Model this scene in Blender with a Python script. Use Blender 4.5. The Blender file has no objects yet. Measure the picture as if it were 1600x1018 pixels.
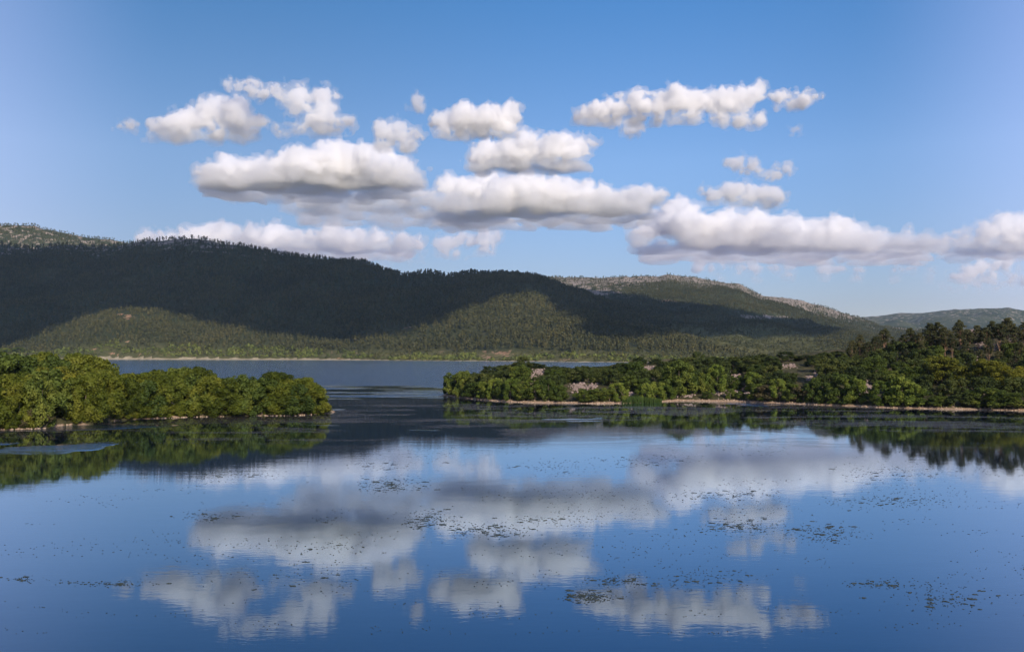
import bpy, math
import numpy as np
from mathutils import Vector

sc = bpy.context.scene
COL = sc.collection
rng = np.random.default_rng(11)
R = math.radians

# ------------------------------------------------------------------ camera
F = 1450.0                       # focal length in pixels of a 1600 wide picture
CAMZ = 20.0
PITCH = math.atan(41.0 / F)
cam_d = bpy.data.cameras.new("camera")
cam_d.sensor_width = 36.0
cam_d.lens = 36.0 * F / 1600.0
cam_d.clip_start = 0.5
cam_d.clip_end = 60000.0
cam = bpy.data.objects.new("camera", cam_d)
cam.location = (0, 0, CAMZ)
cam.rotation_euler = (math.pi / 2 + PITCH, 0, 0)
COL.objects.link(cam)
sc.camera = cam

# ------------------------------------------------------------------ light
SUN_EL = R(25.0)
SUN_H = Vector((0.38, -0.925, 0)).normalized()          # horizontal direction towards the sun (behind, to the right)
SUN = Vector((SUN_H.x * math.cos(SUN_EL), SUN_H.y * math.cos(SUN_EL), math.sin(SUN_EL)))
SKY_LOW, SKY_MID, SKY_HIGH = (0.38, 0.34, 0.40), (0.50, 0.54, 0.62), (0.30, 0.53, 0.69)     # halves: doubled in the node tree
SKY_SIDE = (2.1, 2.0, 2.9)
world = bpy.data.worlds.new("World")
sc.world = world
world.use_nodes = True
wn, wl = world.node_tree.nodes, world.node_tree.links
wn.clear()
sky = wn.new("ShaderNodeTexSky")
sky.sky_type = 'NISHITA'
sky.sun_disc = False
sky.sun_elevation = SUN_EL
sky.sun_rotation = math.atan2(SUN.x, SUN.y)
sky.altitude = 900
sky.air_density = 1.0
sky.dust_density = 0.35
sky.ozone_density = 3.0
bg = wn.new("ShaderNodeBackground")
bg.inputs[1].default_value = 0.105
wo = wn.new("ShaderNodeOutputWorld")
# sky tint: bluer overhead, greyer at the horizon, lens edge brightening painted into both sides
tcw = wn.new("ShaderNodeTexCoord")
sep = wn.new("ShaderNodeSeparateXYZ")
wl.new(tcw.outputs["Generated"], sep.inputs[0])
rmp = wn.new("ShaderNodeValToRGB")
rmp.color_ramp.elements.new(0.5)
for k_, (p_, c_) in enumerate([(0.05, SKY_LOW), (0.2, SKY_MID), (0.36, SKY_HIGH)]):
    rmp.color_ramp.elements[k_].position = p_
    rmp.color_ramp.elements[k_].color = (*c_, 1)
wl.new(sep.outputs[2], rmp.inputs[0])
mul = wn.new("ShaderNodeMix")
mul.data_type = 'RGBA'
mul.blend_type = 'MULTIPLY'
mul.inputs[0].default_value = 1.0
wl.new(sky.outputs[0], mul.inputs[6])
wl.new(rmp.outputs[0], mul.inputs[7])
scl = wn.new("ShaderNodeVectorMath")
scl.operation = 'SCALE'
scl.inputs[3].default_value = 2.0
wl.new(mul.outputs[2], scl.inputs[0])
az = wn.new("ShaderNodeMath")
az.operation = 'ARCTAN2'
wl.new(sep.outputs[0], az.inputs[0])
wl.new(sep.outputs[1], az.inputs[1])
aab = wn.new("ShaderNodeMath")
aab.operation = 'ABSOLUTE'
wl.new(az.outputs[0], aab.inputs[0])
side = wn.new("ShaderNodeMapRange")
side.interpolation_type = 'SMOOTHSTEP'
side.inputs[1].default_value = 0.35
side.inputs[2].default_value = 0.62
wl.new(aab.outputs[0], side.inputs[0])
sadd = wn.new("ShaderNodeMix")
sadd.data_type = 'RGBA'
sadd.blend_type = 'ADD'
wl.new(side.outputs[0], sadd.inputs[0])
wl.new(scl.outputs[0], sadd.inputs[6])
sadd.inputs[7].default_value = (*SKY_SIDE, 1)
lft = wn.new("ShaderNodeMapRange")
lft.interpolation_type = 'SMOOTHSTEP'
lft.inputs[1].default_value = 0.25
lft.inputs[2].default_value = -0.35
wl.new(az.outputs[0], lft.inputs[0])
lmul = wn.new("ShaderNodeMix")
lmul.data_type = 'RGBA'
lmul.blend_type = 'MULTIPLY'
wl.new(lft.outputs[0], lmul.inputs[0])
wl.new(sadd.outputs[2], lmul.inputs[6])
lmul.inputs[7].default_value = (0.86, 0.79, 0.74, 1)
wl.new(lmul.outputs[2], bg.inputs[0])
wl.new(bg.outputs[0], wo.inputs[0])
sun_d = bpy.data.lights.new("sun", 'SUN')
sun_d.energy = 4.6
sun_d.angle = R(0.53)
sun_d.color = (1.0, 0.85, 0.67)
sun = bpy.data.objects.new("sun", sun_d)
sun.rotation_euler = SUN.to_track_quat('Z', 'Y').to_euler()
COL.objects.link(sun)
sc.view_settings.view_transform = 'Standard'
sc.view_settings.look = 'None'
sc.view_settings.exposure = 0.0
sc.view_settings.gamma = 1.0
sc.view_settings.use_curve_mapping = False
cy = sc.cycles
cy.use_denoising = True
cy.max_bounces = 24
cy.diffuse_bounces = 3
cy.glossy_bounces = 3
cy.transmission_bounces = 3
cy.volume_bounces = 20
cy.transparent_max_bounces = 48
cy.use_adaptive_sampling = True
cy.adaptive_threshold = 0.012
cy.sample_clamp_indirect = 6.0

# ------------------------------------------------------------------ helpers
CP, SP = math.cos(PITCH), math.sin(PITCH)


def ray(u, v):
    x = (np.asarray(u, float) - 800) / F
    z = (509 - np.asarray(v, float)) / F
    return x, CP - z * SP, SP + z * CP


def te(v):
    """tangent of the elevation above the horizon at picture height v"""
    z = (509 - np.asarray(v, float)) / F
    return (SP + z * CP) / (CP - z * SP)


def at(u, v, Y):
    x, y, z = ray(u, v)
    return np.array([x / y * Y, Y, CAMZ + z / y * Y])


def ground(u, v):
    x, y, z = ray(u, v)
    t = -CAMZ / z
    return np.array([x * t, y * t])


def uv_of(X, Y, Z):
    """picture position of world points"""
    dz = Z - CAMZ
    d = Y * CP + dz * SP
    h = -Y * SP + dz * CP
    return 800 + F * X / d, 509 - F * h / d


def tag(o, label=None, cat=None, group=None, kind=None):
    for k, val in (('label', label), ('category', cat), ('group', group), ('kind', kind)):
        if val:
            o[k] = val
    return o


def np_mesh(name, verts, faces, mats=(), smooth=False, midx=None):
    """faces: (n,3) or (n,4) array, or a list of such arrays"""
    if not isinstance(faces, (list, tuple)):
        faces = [faces]
    faces = [np.asarray(f, np.int32) for f in faces if len(f)]
    me = bpy.data.meshes.new(name)
    verts = np.asarray(verts, np.float32)
    me.vertices.add(len(verts))
    me.vertices.foreach_set("co", verts.ravel())
    tot = np.concatenate([np.full(len(f), f.shape[1], np.int32) for f in faces])
    loops = np.concatenate([f.ravel() for f in faces])
    me.loops.add(len(loops))
    me.loops.foreach_set("vertex_index", loops)
    me.polygons.add(len(tot))
    start = np.zeros(len(tot), np.int32)
    start[1:] = np.cumsum(tot)[:-1]
    me.polygons.foreach_set("loop_start", start)
    me.polygons.foreach_set("loop_total", tot)
    if smooth:
        me.polygons.foreach_set("use_smooth", np.ones(len(tot), bool))
    if midx is not None:
        me.polygons.foreach_set("material_index", np.asarray(midx, np.int32))
    for m in mats:
        me.materials.append(m)
    me.update(calc_edges=True)
    me.validate()
    return me


def add_obj(name, me, parent=None, loc=None):
    o = bpy.data.objects.new(name, me)
    COL.objects.link(o)
    if parent is not None:
        o.parent = parent
    if loc is not None:
        o.location = loc
    return o


def attr(me, name, vals):
    a = me.attributes.new(name, 'FLOAT', 'POINT')
    a.data.foreach_set("value", np.asarray(vals, np.float32).ravel())


class Noise:
    """smooth lattice noise in numpy, about -1..1"""

    def __init__(self, seed, n=64):
        self.n = n
        self.l3 = np.random.default_rng(seed).uniform(-1, 1, (n, n, n)).astype(np.float32)

    def __call__(self, x, y, z=0.0):
        n = self.n
        x, y, z = np.broadcast_arrays(np.asarray(x, np.float32), np.asarray(y, np.float32), np.asarray(z, np.float32))
        xi, yi, zi = np.floor(x).astype(np.int32), np.floor(y).astype(np.int32), np.floor(z).astype(np.int32)
        fx, fy, fz = x - xi, y - yi, z - zi
        fx, fy, fz = (f * f * (3 - 2 * f) for f in (fx, fy, fz))
        x0, y0, z0 = xi % n, yi % n, zi % n
        x1, y1, z1 = (x0 + 1) % n, (y0 + 1) % n, (z0 + 1) % n
        L = self.l3
        a = L[x0, y0, z0] * (1 - fx) + L[x1, y0, z0] * fx
        b = L[x0, y1, z0] * (1 - fx) + L[x1, y1, z0] * fx
        c = L[x0, y0, z1] * (1 - fx) + L[x1, y0, z1] * fx
        d = L[x0, y1, z1] * (1 - fx) + L[x1, y1, z1] * fx
        return (a * (1 - fy) + b * fy) * (1 - fz) + (c * (1 - fy) + d * fy) * fz

    def fbm(self, x, y, z=0.0, oct=4, gain=0.5):
        s, amp, f, tot = 0.0, 1.0, 1.0, 0.0
        for k in range(oct):
            s = s + amp * self(np.asarray(x) * f + 17.3 * k, np.asarray(y) * f + 5.1 * k, np.asarray(z) * f + 9.7 * k)
            tot += amp
            amp *= gain
            f *= 2.03
        return s / tot


N1 = Noise(3)


def ss(a, b, x):
    t = np.clip((x - a) / (b - a), 0, 1)
    return t * t * (3 - 2 * t)


def interp(tab, x):
    t = np.array(tab, float)
    return np.interp(x, t[:, 0], t[:, 1])


def surface_nets(f):
    """vertices (in cell units) and quads of the surface f = 0 of a 3-D grid, f > 0 inside"""
    s = f > 0
    nx, ny, nz = f.shape
    cs = np.zeros((nx - 1, ny - 1, nz - 1), np.int8)
    acc = np.zeros(cs.shape + (3,), np.float32)
    cnt = np.zeros(cs.shape, np.float32)
    corners = [(i, j, k) for i in (0, 1) for j in (0, 1) for k in (0, 1)]

    def sub(a, c):
        return a[c[0]:nx - 1 + c[0], c[1]:ny - 1 + c[1], c[2]:nz - 1 + c[2]]
    for c in corners:
        cs += sub(s, c)
    active = (cs > 0) & (cs < 8)
    idx = np.full(cs.shape, -1, np.int32)
    ai = np.argwhere(active)
    idx[active] = np.arange(len(ai))
    pos = np.zeros((len(ai), 3), np.float32)
    num = np.zeros(len(ai), np.float32)
    for c in corners:
        for ax in range(3):
            if c[ax] == 0:
                d = list(c)
                d[ax] = 1
                fa = f[ai[:, 0] + c[0], ai[:, 1] + c[1], ai[:, 2] + c[2]]
                fb = f[ai[:, 0] + d[0], ai[:, 1] + d[1], ai[:, 2] + d[2]]
                m = (fa > 0) != (fb > 0)
                t = np.where(m, fa / np.where(m, fa - fb, 1), 0)
                p = np.array(c, np.float32)[None].repeat(len(ai), 0)
                p[:, ax] += t
                pos += p * m[:, None]
                num += m
    if not len(ai):
        return None, None
    pos = ai + pos / np.maximum(num, 1)[:, None]
    quads = []
    for ax in range(3):
        a1, a2 = (ax + 1) % 3, (ax + 2) % 3
        lo = [slice(None)] * 3
        hi = [slice(None)] * 3
        lo[ax] = slice(0, -1)
        hi[ax] = slice(1, None)
        A, B = s[tuple(lo)], s[tuple(hi)]
        e = np.argwhere(A != B)
        e = e[(e[:, a1] > 0) & (e[:, a2] > 0) & (e[:, a1] < f.shape[a1] - 1) & (e[:, a2] < f.shape[a2] - 1)]
        if not len(e):
            continue
        inside = A[e[:, 0], e[:, 1], e[:, 2]]
        o1 = np.zeros(3, int)
        o1[a1] = 1
        o2 = np.zeros(3, int)
        o2[a2] = 1
        g = lambda q: idx[q[:, 0], q[:, 1], q[:, 2]]
        q = np.stack([g(e - o1 - o2), g(e - o2), g(e), g(e - o1)], 1)
        q[~inside] = q[~inside][:, ::-1]
        quads.append(q)
    return pos, np.concatenate(quads)


ONES = "first second third fourth fifth sixth seventh eighth ninth tenth eleventh twelfth".split()


def ordinal(i):
    if i < len(ONES):
        return ONES[i]
    n = i + 1
    return "%d%s" % (n, "th" if 10 <= n % 100 <= 20 else {1: "st", 2: "nd", 3: "rd"}.get(n % 10, "th"))


# ------------------------------------------------------------------ materials
class NT:
    def __init__(self, name):
        self.m = bpy.data.materials.new(name)
        self.m.use_nodes = True
        self.t = self.m.node_tree
        self.t.nodes.clear()
        self.out = self.n("ShaderNodeOutputMaterial")

    def n(self, kind, **kw):
        nd = self.t.nodes.new(kind)
        for k, v in kw.items():
            setattr(nd, k, v)
        return nd

    def set(self, nd, name, v):
        s = nd.inputs[name]
        if hasattr(v, 'links') or isinstance(v, bpy.types.NodeSocket):
            self.t.links.new(v, s)
        else:
            s.default_value = v

    def math(self, op, a, b=0.0, c=None, clamp=False):
        nd = self.n("ShaderNodeMath", operation=op, use_clamp=clamp)
        self.set(nd, 0, a)
        self.set(nd, 1, b)
        if c is not None:
            self.set(nd, 2, c)
        return nd.outputs[0]

    def noise(self, scale, vec=None, detail=4, rough=0.55, dist=0.0):
        nd = self.n("ShaderNodeTexNoise")
        nd.inputs["Scale"].default_value = scale
        nd.inputs["Detail"].default_value = detail
        nd.inputs["Roughness"].default_value = rough
        nd.inputs["Distortion"].default_value = dist
        if vec is not None:
            self.t.links.new(vec, nd.inputs["Vector"])
        return nd.outputs["Fac"]

    def ramp(self, fac, stops):
        nd = self.n("ShaderNodeValToRGB")
        cr = nd.color_ramp
        while len(cr.elements) < len(stops):
            cr.elements.new(0.5)
        for e, (p, c) in zip(cr.elements, stops):
            e.position = p
            e.color = (c[0], c[1], c[2], 1) if not isinstance(c, (int, float)) else (c, c, c, 1)
        self.t.links.new(fac, nd.inputs[0])
        return nd.outputs[0]

    def smooth(self, x, a, b):
        nd = self.n("ShaderNodeMapRange", interpolation_type='SMOOTHSTEP')
        self.set(nd, 0, x)
        nd.inputs[1].default_value = a
        nd.inputs[2].default_value = b
        return nd.outputs[0]

    def mix(self, fac, a, b):
        nd = self.n("ShaderNodeMix", data_type='RGBA')
        self.set(nd, 0, fac)
        for k, v in ((6, a), (7, b)):
            if isinstance(v, tuple):
                nd.inputs[k].default_value = (v[0], v[1], v[2], 1)
            else:
                self.t.links.new(v, nd.inputs[k])
        return nd.outputs[2]

    def attr(self, name):
        return self.n("ShaderNodeAttribute", attribute_name=name).outputs["Fac"]

    def pos(self):
        return self.n("ShaderNodeNewGeometry").outputs["Position"]

    def principled(self, col, rough=0.9, spec=0.2, normal=None):
        p = self.n("ShaderNodeBsdfPrincipled")
        if isinstance(col, tuple):
            p.inputs["Base Color"].default_value = (*col, 1)
        else:
            self.t.links.new(col, p.inputs["Base Color"])
        self.set(p, "Roughness", rough)
        p.inputs["Specular IOR Level"].default_value = spec
        if normal is not None:
            self.t.links.new(normal, p.inputs["Normal"])
        return p.outputs[0]

    def bump(self, h, dist, strength=1.0):
        b = self.n("ShaderNodeBump")
        b.inputs["Distance"].default_value = dist
        self.set(b, "Strength", strength)
        self.t.links.new(h, b.inputs["Height"])
        return b.outputs[0]

    def done(self, sh):
        self.t.links.new(sh, self.out.inputs["Surface"])
        return self.m


def leaf_mat(name, dark, mid, light, scale=0.35, transl=0.3, far=False):
    """foliage: colour differs from clump to clump, from leaf to leaf and from plant to plant"""
    t = NT(name)
    tc = t.n("ShaderNodeTexCoord").outputs["Object"]
    inf = t.n("ShaderNodeObjectInfo").outputs["Random"]
    a = t.noise(0.006, t.pos(), 4, 0.65) if far else t.noise(scale, tc, 3, 0.6)
    b = t.noise(0.25 if far else 3.1, t.pos() if far else tc, 1, 0.5)
    m = t.math('ADD', t.math('MULTIPLY', a, 0.62), t.math('MULTIPLY', b, 0.38))
    m = t.math('ADD', m, t.math('MULTIPLY', t.math('SUBTRACT', inf, 0.5), 0.22))
    col = t.ramp(m, [(0.34, dark), (0.5, mid), (0.66, light)])
    d = t.principled(col, 0.62, 0.22)
    tr = t.n("ShaderNodeBsdfTranslucent")
    t.t.links.new(col, tr.inputs[0])
    mx = t.n("ShaderNodeMixShader")
    mx.inputs[0].default_value = transl
    t.t.links.new(d, mx.inputs[1])
    t.t.links.new(tr.outputs[0], mx.inputs[2])
    return t.done(mx.outputs[0])


def bark_mat(name, a, b):
    t = NT(name)
    tc = t.n("ShaderNodeTexCoord").outputs["Object"]
    n = t.noise(2.2, tc, 5, 0.65)
    return t.done(t.principled(t.ramp(n, [(0.35, a), (0.65, b)]), 0.9, 0.1, t.bump(n, 0.06)))


M_PLANE = leaf_mat("plane_leaves", (0.062, 0.087, 0.011), (0.138, 0.171, 0.021), (0.239, 0.248, 0.034), 0.35, 0.4)
M_MAQUIS = leaf_mat("evergreen_leaves", (0.038, 0.058, 0.015), (0.070, 0.094, 0.022), (0.122, 0.136, 0.033), 0.5, 0.18)
M_YOUNG = leaf_mat("young_leaves", (0.074, 0.115, 0.017), (0.142, 0.196, 0.031), (0.250, 0.290, 0.048), 0.5, 0.32)
M_BROAD = leaf_mat("broad_leaves", (0.054, 0.086, 0.016), (0.111, 0.152, 0.026), (0.206, 0.231, 0.039), 0.4, 0.28)
M_YELLOW = leaf_mat("yellow_green_leaves", (0.131, 0.145, 0.018), (0.241, 0.241, 0.029), (0.373, 0.338, 0.042), 0.4, 0.32)
M_OLIVE = leaf_mat("olive_leaves", (0.070, 0.065, 0.030), (0.110, 0.095, 0.045), (0.150, 0.125, 0.060), 0.6, 0.2)
M_PINE = leaf_mat("pine_needles", (0.035, 0.044, 0.017), (0.065, 0.073, 0.026), (0.115, 0.109, 0.041), 0.6, 0.15)
M_FARPINE = leaf_mat("far_pine_needles", (0.037, 0.044, 0.016), (0.062, 0.066, 0.024), (0.098, 0.091, 0.032), 0.05, 0.0, True)
M_FARSHRUB = leaf_mat("far_shrub_leaves", (0.050, 0.060, 0.020), (0.080, 0.089, 0.029), (0.120, 0.119, 0.041), 0.05, 0.0, True)
M_FARGREEN = leaf_mat("far_shore_leaves", (0.082, 0.106, 0.025), (0.121, 0.152, 0.035), (0.176, 0.192, 0.046), 0.05, 0.0, True)
M_REED = leaf_mat("reed_leaves", (0.045, 0.085, 0.016), (0.075, 0.120, 0.022), (0.110, 0.150, 0.030), 0.4, 0.3)
M_BARK = bark_mat("grey_bark", (0.10, 0.08, 0.06), (0.26, 0.22, 0.17))
M_PBARK = bark_mat("pine_bark", (0.16, 0.09, 0.055), (0.38, 0.26, 0.18))


def rock_mat(name, a, b):
    t = NT(name)
    p = t.pos()
    n = t.noise(0.9, p, 6, 0.65)
    return t.done(t.principled(t.ramp(n, [(0.3, a), (0.7, b)]), 0.92, 0.15, t.bump(t.noise(2.6, p, 5, 0.7), 0.25)))


M_ROCK = rock_mat("pink_grey_limestone", (0.19, 0.14, 0.125), (0.39, 0.31, 0.28))
M_STONE = rock_mat("shore_stone", (0.30, 0.20, 0.14), (0.56, 0.44, 0.34))


def hill_mat():
    t = NT("hill_ground")
    p = t.pos()
    big = t.noise(0.004, p, 5, 0.6)
    sm = t.noise(0.045, p, 6, 0.65)
    n = t.math('ADD', t.math('MULTIPLY', big, 0.5), t.math('MULTIPLY', sm, 0.5))
    green = t.ramp(n, [(0.38, (0.030, 0.040, 0.018)), (0.5, (0.050, 0.060, 0.026)), (0.63, (0.085, 0.085, 0.040))])
    grass = t.ramp(sm, [(0.35, (0.085, 0.090, 0.034)), (0.65, (0.15, 0.145, 0.058))])
    col = t.mix(t.attr("grass"), green, grass)
    rk = t.noise(0.02, p, 8, 0.7, 0.4)
    rock = t.ramp(t.noise(0.09, p, 5, 0.7), [(0.3, (0.19, 0.155, 0.12)), (0.7, (0.40, 0.335, 0.27))])
    rmask = t.smooth(t.math('ADD', rk, t.math('MULTIPLY', t.attr("rock"), 0.30)), 0.66, 0.72)
    col = t.mix(rmask, col, rock)
    soil = t.ramp(sm, [(0.35, (0.27, 0.15, 0.085)), (0.65, (0.47, 0.31, 0.20))])
    smask = t.smooth(t.math('ADD', t.math('MULTIPLY', t.noise(0.05, p, 6, 0.7, 0.5), 0.9), t.math('MULTIPLY', t.attr("soil"), 0.32)), 0.72, 0.80)
    col = t.mix(smask, col, soil)
    sand = t.ramp(sm, [(0.3, (0.26, 0.22, 0.14)), (0.7, (0.48, 0.42, 0.30))])
    col = t.mix(t.smooth(t.attr("shore"), 0.3, 0.6), col, sand)
    return t.done(t.principled(col, 0.95, 0.1, t.bump(t.noise(0.06, p, 6, 0.7), 7.0, 0.8)))


def island_mat():
    t = NT("island_ground")
    p = t.pos()
    n = t.noise(0.22, p, 6, 0.65)
    col = t.ramp(n, [(0.35, (0.045, 0.045, 0.022)), (0.52, (0.075, 0.072, 0.035)), (0.70, (0.17, 0.135, 0.085))])
    z = t.n("ShaderNodeSeparateXYZ")
    t.t.links.new(p, z.inputs[0])
    sand = t.ramp(t.noise(1.1, p, 5, 0.7), [(0.3, (0.27, 0.17, 0.11)), (0.7, (0.56, 0.42, 0.31))])
    s = t.smooth(t.math('ADD', z.outputs[2], t.math('MULTIPLY', n, 0.9)), 1.15, 0.75)
    # on the wooded island only scattered spots of the bank are bare
    bare = t.math('MAXIMUM', t.smooth(t.noise(0.13, p, 2), 0.50, 0.56), t.smooth(z.outputs[0], -45.0, -40.0))
    col = t.mix(t.math('MULTIPLY', s, bare), col, sand)
    return t.done(t.principled(col, 0.95, 0.1, t.bump(t.noise(1.3, p, 6, 0.7), 0.25)))


def water_mat():
    t = NT("lake_water")
    p = t.pos()
    s = t.n("ShaderNodeSeparateXYZ")
    t.t.links.new(p, s.inputs[0])
    Y = s.outputs[1]
    mp = t.n("ShaderNodeMapping")
    mp.inputs["Scale"].default_value = (0.45, 1.0, 1.0)
    t.t.links.new(p, mp.inputs[0])
    # where the breeze ruffles the surface: the open lake, and cat's paws in the calm bay
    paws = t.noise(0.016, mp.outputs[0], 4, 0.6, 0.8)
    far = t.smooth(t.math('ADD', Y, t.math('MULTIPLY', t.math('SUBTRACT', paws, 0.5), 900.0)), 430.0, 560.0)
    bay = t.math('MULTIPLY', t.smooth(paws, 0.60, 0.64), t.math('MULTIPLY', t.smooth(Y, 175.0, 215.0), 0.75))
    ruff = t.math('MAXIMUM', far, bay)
    fine = t.noise(1.6, mp.outputs[0], 3, 0.6)
    broad = t.noise(0.30, mp.outputs[0], 2, 0.5)
    h = t.math('ADD', t.math('MULTIPLY', fine, 0.5), broad)
    amp = t.math('ADD', 0.0055, t.math('MULTIPLY', ruff, 0.85))
    h = t.math('MULTIPLY', h, amp)
    bump = t.bump(h, 1.0)
    rough = t.math('ADD', 0.02, t.math('MULTIPLY', ruff, 0.10))
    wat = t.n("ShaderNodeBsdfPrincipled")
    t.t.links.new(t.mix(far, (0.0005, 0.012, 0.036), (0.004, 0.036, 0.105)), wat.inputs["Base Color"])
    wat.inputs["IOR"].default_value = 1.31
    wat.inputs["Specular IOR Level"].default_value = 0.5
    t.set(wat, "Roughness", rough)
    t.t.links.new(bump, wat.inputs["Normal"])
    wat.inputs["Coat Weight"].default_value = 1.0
    wat.inputs["Coat Tint"].default_value = (0.48, 0.77, 0.98, 1)
    wat.inputs["Coat IOR"].default_value = 1.33
    t.set(wat, "Coat Roughness", rough)
    t.t.links.new(bump, wat.inputs["Coat Normal"])
    # brownish film of pollen and algae drifting before the headland
    fm = t.noise(0.035, mp.outputs[0], 6, 0.68, 1.0)
    band = t.math('MULTIPLY', t.smooth(Y, 180.0, 225.0), t.smooth(Y, 420.0, 330.0))
    band = t.math('MULTIPLY', band, t.math('ADD', 0.55, t.math('MULTIPLY', t.smooth(s.outputs[0], -75.0, -50.0), 0.45)))
    fmask = t.math('MULTIPLY', t.math('MULTIPLY', t.smooth(fm, 0.47, 0.58), band), 0.52)
    film = t.principled((0.085, 0.070, 0.058), 0.5, 0.3)
    mx = t.n("ShaderNodeMixShader")
    t.t.links.new(fmask, mx.inputs[0])
    t.t.links.new(wat.outputs[0], mx.inputs[1])
    t.t.links.new(film, mx.inputs[2])
    return t.done(mx.outputs[0])


M_HILL, M_ISLE, M_WATER = hill_mat(), island_mat(), water_mat()


def cloud_mat(density, col=(0.994, 0.993, 0.991)):
    m = bpy.data.materials.new("cloud_vapour")
    m.use_nodes = True
    nt = m.node_tree
    nt.nodes.clear()
    out = nt.nodes.new("ShaderNodeOutputMaterial")
    pv = nt.nodes.new("ShaderNodeVolumeScatter")
    pv.inputs["Color"].default_value = (*col, 1)
    pv.inputs["Density"].default_value = density
    pv.inputs["Anisotropy"].default_value = 0.15
    nt.links.new(pv.outputs[0], out.inputs["Volume"])
    return m


# ------------------------------------------------------------------ lake
def grid_mesh(name, xs, ys, zf, mats):
    X, Y = np.meshgrid(xs, ys, indexing='ij')
    Z = zf(X, Y)
    nx, ny = X.shape
    i = np.arange(nx * ny).reshape(nx, ny)
    q = np.stack([i[:-1, :-1], i[1:, :-1], i[1:, 1:], i[:-1, 1:]], -1).reshape(-1, 4)
    return np_mesh(name, np.stack([X, Y, Z], -1).reshape(-1, 3), q, mats, True)


lake = add_obj("lake", grid_mesh("lake", np.linspace(-6000, 6000, 13), np.linspace(-1500, 9800, 13), lambda X, Y: X * 0, [M_WATER]))
tag(lake, kind='structure')

# ------------------------------------------------------------------ far hills: one height field
SHORE = [(-900, 2500), (-100, 2450), (0, 2450), (150, 2560), (500, 2400), (700, 2150), (900, 1900), (1200, 1720), (1600, 1560), (2500, 1500)]
RA = [(-900, 415), (-500, 405), (-250, 392), (-100, 386), (0, 383), (51, 387), (84, 383), (135, 385), (169, 386), (202, 381), (230, 376), (270, 375),
      (304, 371), (324, 375), (337, 378), (371, 382), (405, 388), (439, 395), (472, 401), (500, 405), (541, 407), (568, 411), (591, 418),
      (628, 428), (642, 429), (655, 425), (672, 423), (686, 427), (699, 429), (716, 426), (740, 424), (757, 427), (784, 429), (804, 431),
      (831, 433), (851, 437), (885, 448), (919, 461), (950, 472), (1000, 488), (1100, 518), (1200, 548), (1300, 575), (2600, 640)]
RB = [(-900, 560), (600, 500), (760, 450), (845, 434), (868, 431), (902, 433), (952, 434), (986, 433), (1045, 430), (1082, 433), (1119, 439), (1156, 445), (1179, 456),
      (1193, 462), (1225, 465), (1253, 470), (1288, 480), (1330, 492), (1345, 496), (1375, 509), (1420, 514), (1600, 520), (1900, 512), (2600, 500)]
RC = [(-900, 380), (-500, 352), (-200, 345), (-60, 349), (0, 352), (27, 350), (51, 351), (67, 356), (101, 364), (135, 370), (169, 374), (202, 379), (260, 392), (400, 430), (600, 480), (800, 540), (2600, 560)]
RD = [(-900, 560), (1100, 560), (1250, 520), (1345, 495), (1375, 493), (1405, 489), (1435, 489), (1480, 484), (1510, 482), (1555, 480), (1600, 484), (1750, 476), (2000, 486), (2600, 470)]
RE = [(-900, 520), (-300, 540), (-100, 552), (0, 548), (60, 532), (120, 507), (160, 490), (200, 485), (250, 489), (300, 497), (350, 505), (400, 514), (450, 519), (500, 524), (560, 533), (620, 548), (700, 562), (2600, 600)]


def shore_y(u):
    return interp(SHORE, u) + 28 * N1(np.asarray(u) * 0.02, 3.3) + 10 * N1(np.asarray(u) * 0.09, 8.3)


def layer(u, Y, tab, Yr, Yf, p, rough, seed):
    v = interp(tab, u) + 1.6 * N1(np.asarray(u) * 0.045, seed) + 0.8 * N1(np.asarray(u) * 0.13, seed + 3)
    zr = CAMZ + te(v) * Yr
    t = (Y - Yf) / (Yr - Yf)
    tc = np.clip(t, 0, 1)
    front = zr * (tc ** p * (1 - 0.12 * ss(0.75, 1.0, tc)) + 0.12 * ss(0.75, 1.0, tc))
    back = zr * (1 - 1.1 * np.clip(t - 1, 0, 3) ** 1.25)
    z = np.where(t <= 1, front, back)
    X = (u - 800) / F * Y
    warp = 160 * N1(X / 500, Y / 500, seed)
    gul = np.abs(N1((X + warp) / 330, Y / 900, seed + 1)) * -1.0 + 0.45 * N1((X + warp) / 120, Y / 260, seed + 2) + 0.4
    z = z + rough * gul * np.clip(tc * 3.2, 0, 1) * (1 - 0.88 * ss(0.72, 1.0, tc)) * np.clip(zr / 200, 0, 1)
    return np.where(t < 0, np.maximum(t * 400, -9), z), t


def hills(u, Y):
    sh = shore_y(u)
    out, who, T = np.full(np.broadcast(u, Y).shape, -9.0), np.zeros(np.broadcast(u, Y).shape, int), np.zeros(np.broadcast(u, Y).shape)
    X = (u - 800) / F * Y
    YrA = interp([(-900, 4200), (0, 3950), (500, 3700), (850, 3450), (1200, 3000), (2600, 2800)], u)
    for k, (tab, Yr, Yf, p, ro, sd) in enumerate((
            (RA, YrA, sh, 1.15, 75, 1.5), (RB, 5200, sh, 1.65, 80, 11.5), (RC, 5700, 4300, 1.1, 60, 21.5),
            (RD, 9500, 6300, 1.1, 130, 31.5), (RE, interp([(-900, 2900), (200, 2880), (600, 2650), (2600, 2600)], u), sh, 0.8, 22, 41.5))):
        z, t = layer(u, Y, tab, Yr, Yf, p, ro, sd)
        m = z > out
        out = np.where(m, z, out)
        who = np.where(m, k, who)
        T = np.where(m, t, T)
    # a low bank behind the beach keeps every shore dry
    d = Y - sh
    base = np.where(d < 0, np.maximum(d * 0.12, -9), np.minimum(d * 0.10, 3.5) + 0.3 * N1(X / 40, Y / 40, 2.2))
    out = np.maximum(out, base)
    out = out + (1.6 * N1(X / 22, Y / 22, 7.7) + 3 * N1(X / 70, Y / 70, 4.4)) * np.clip(d / 150, 0, 1)
    return out, who, T, d


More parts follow.
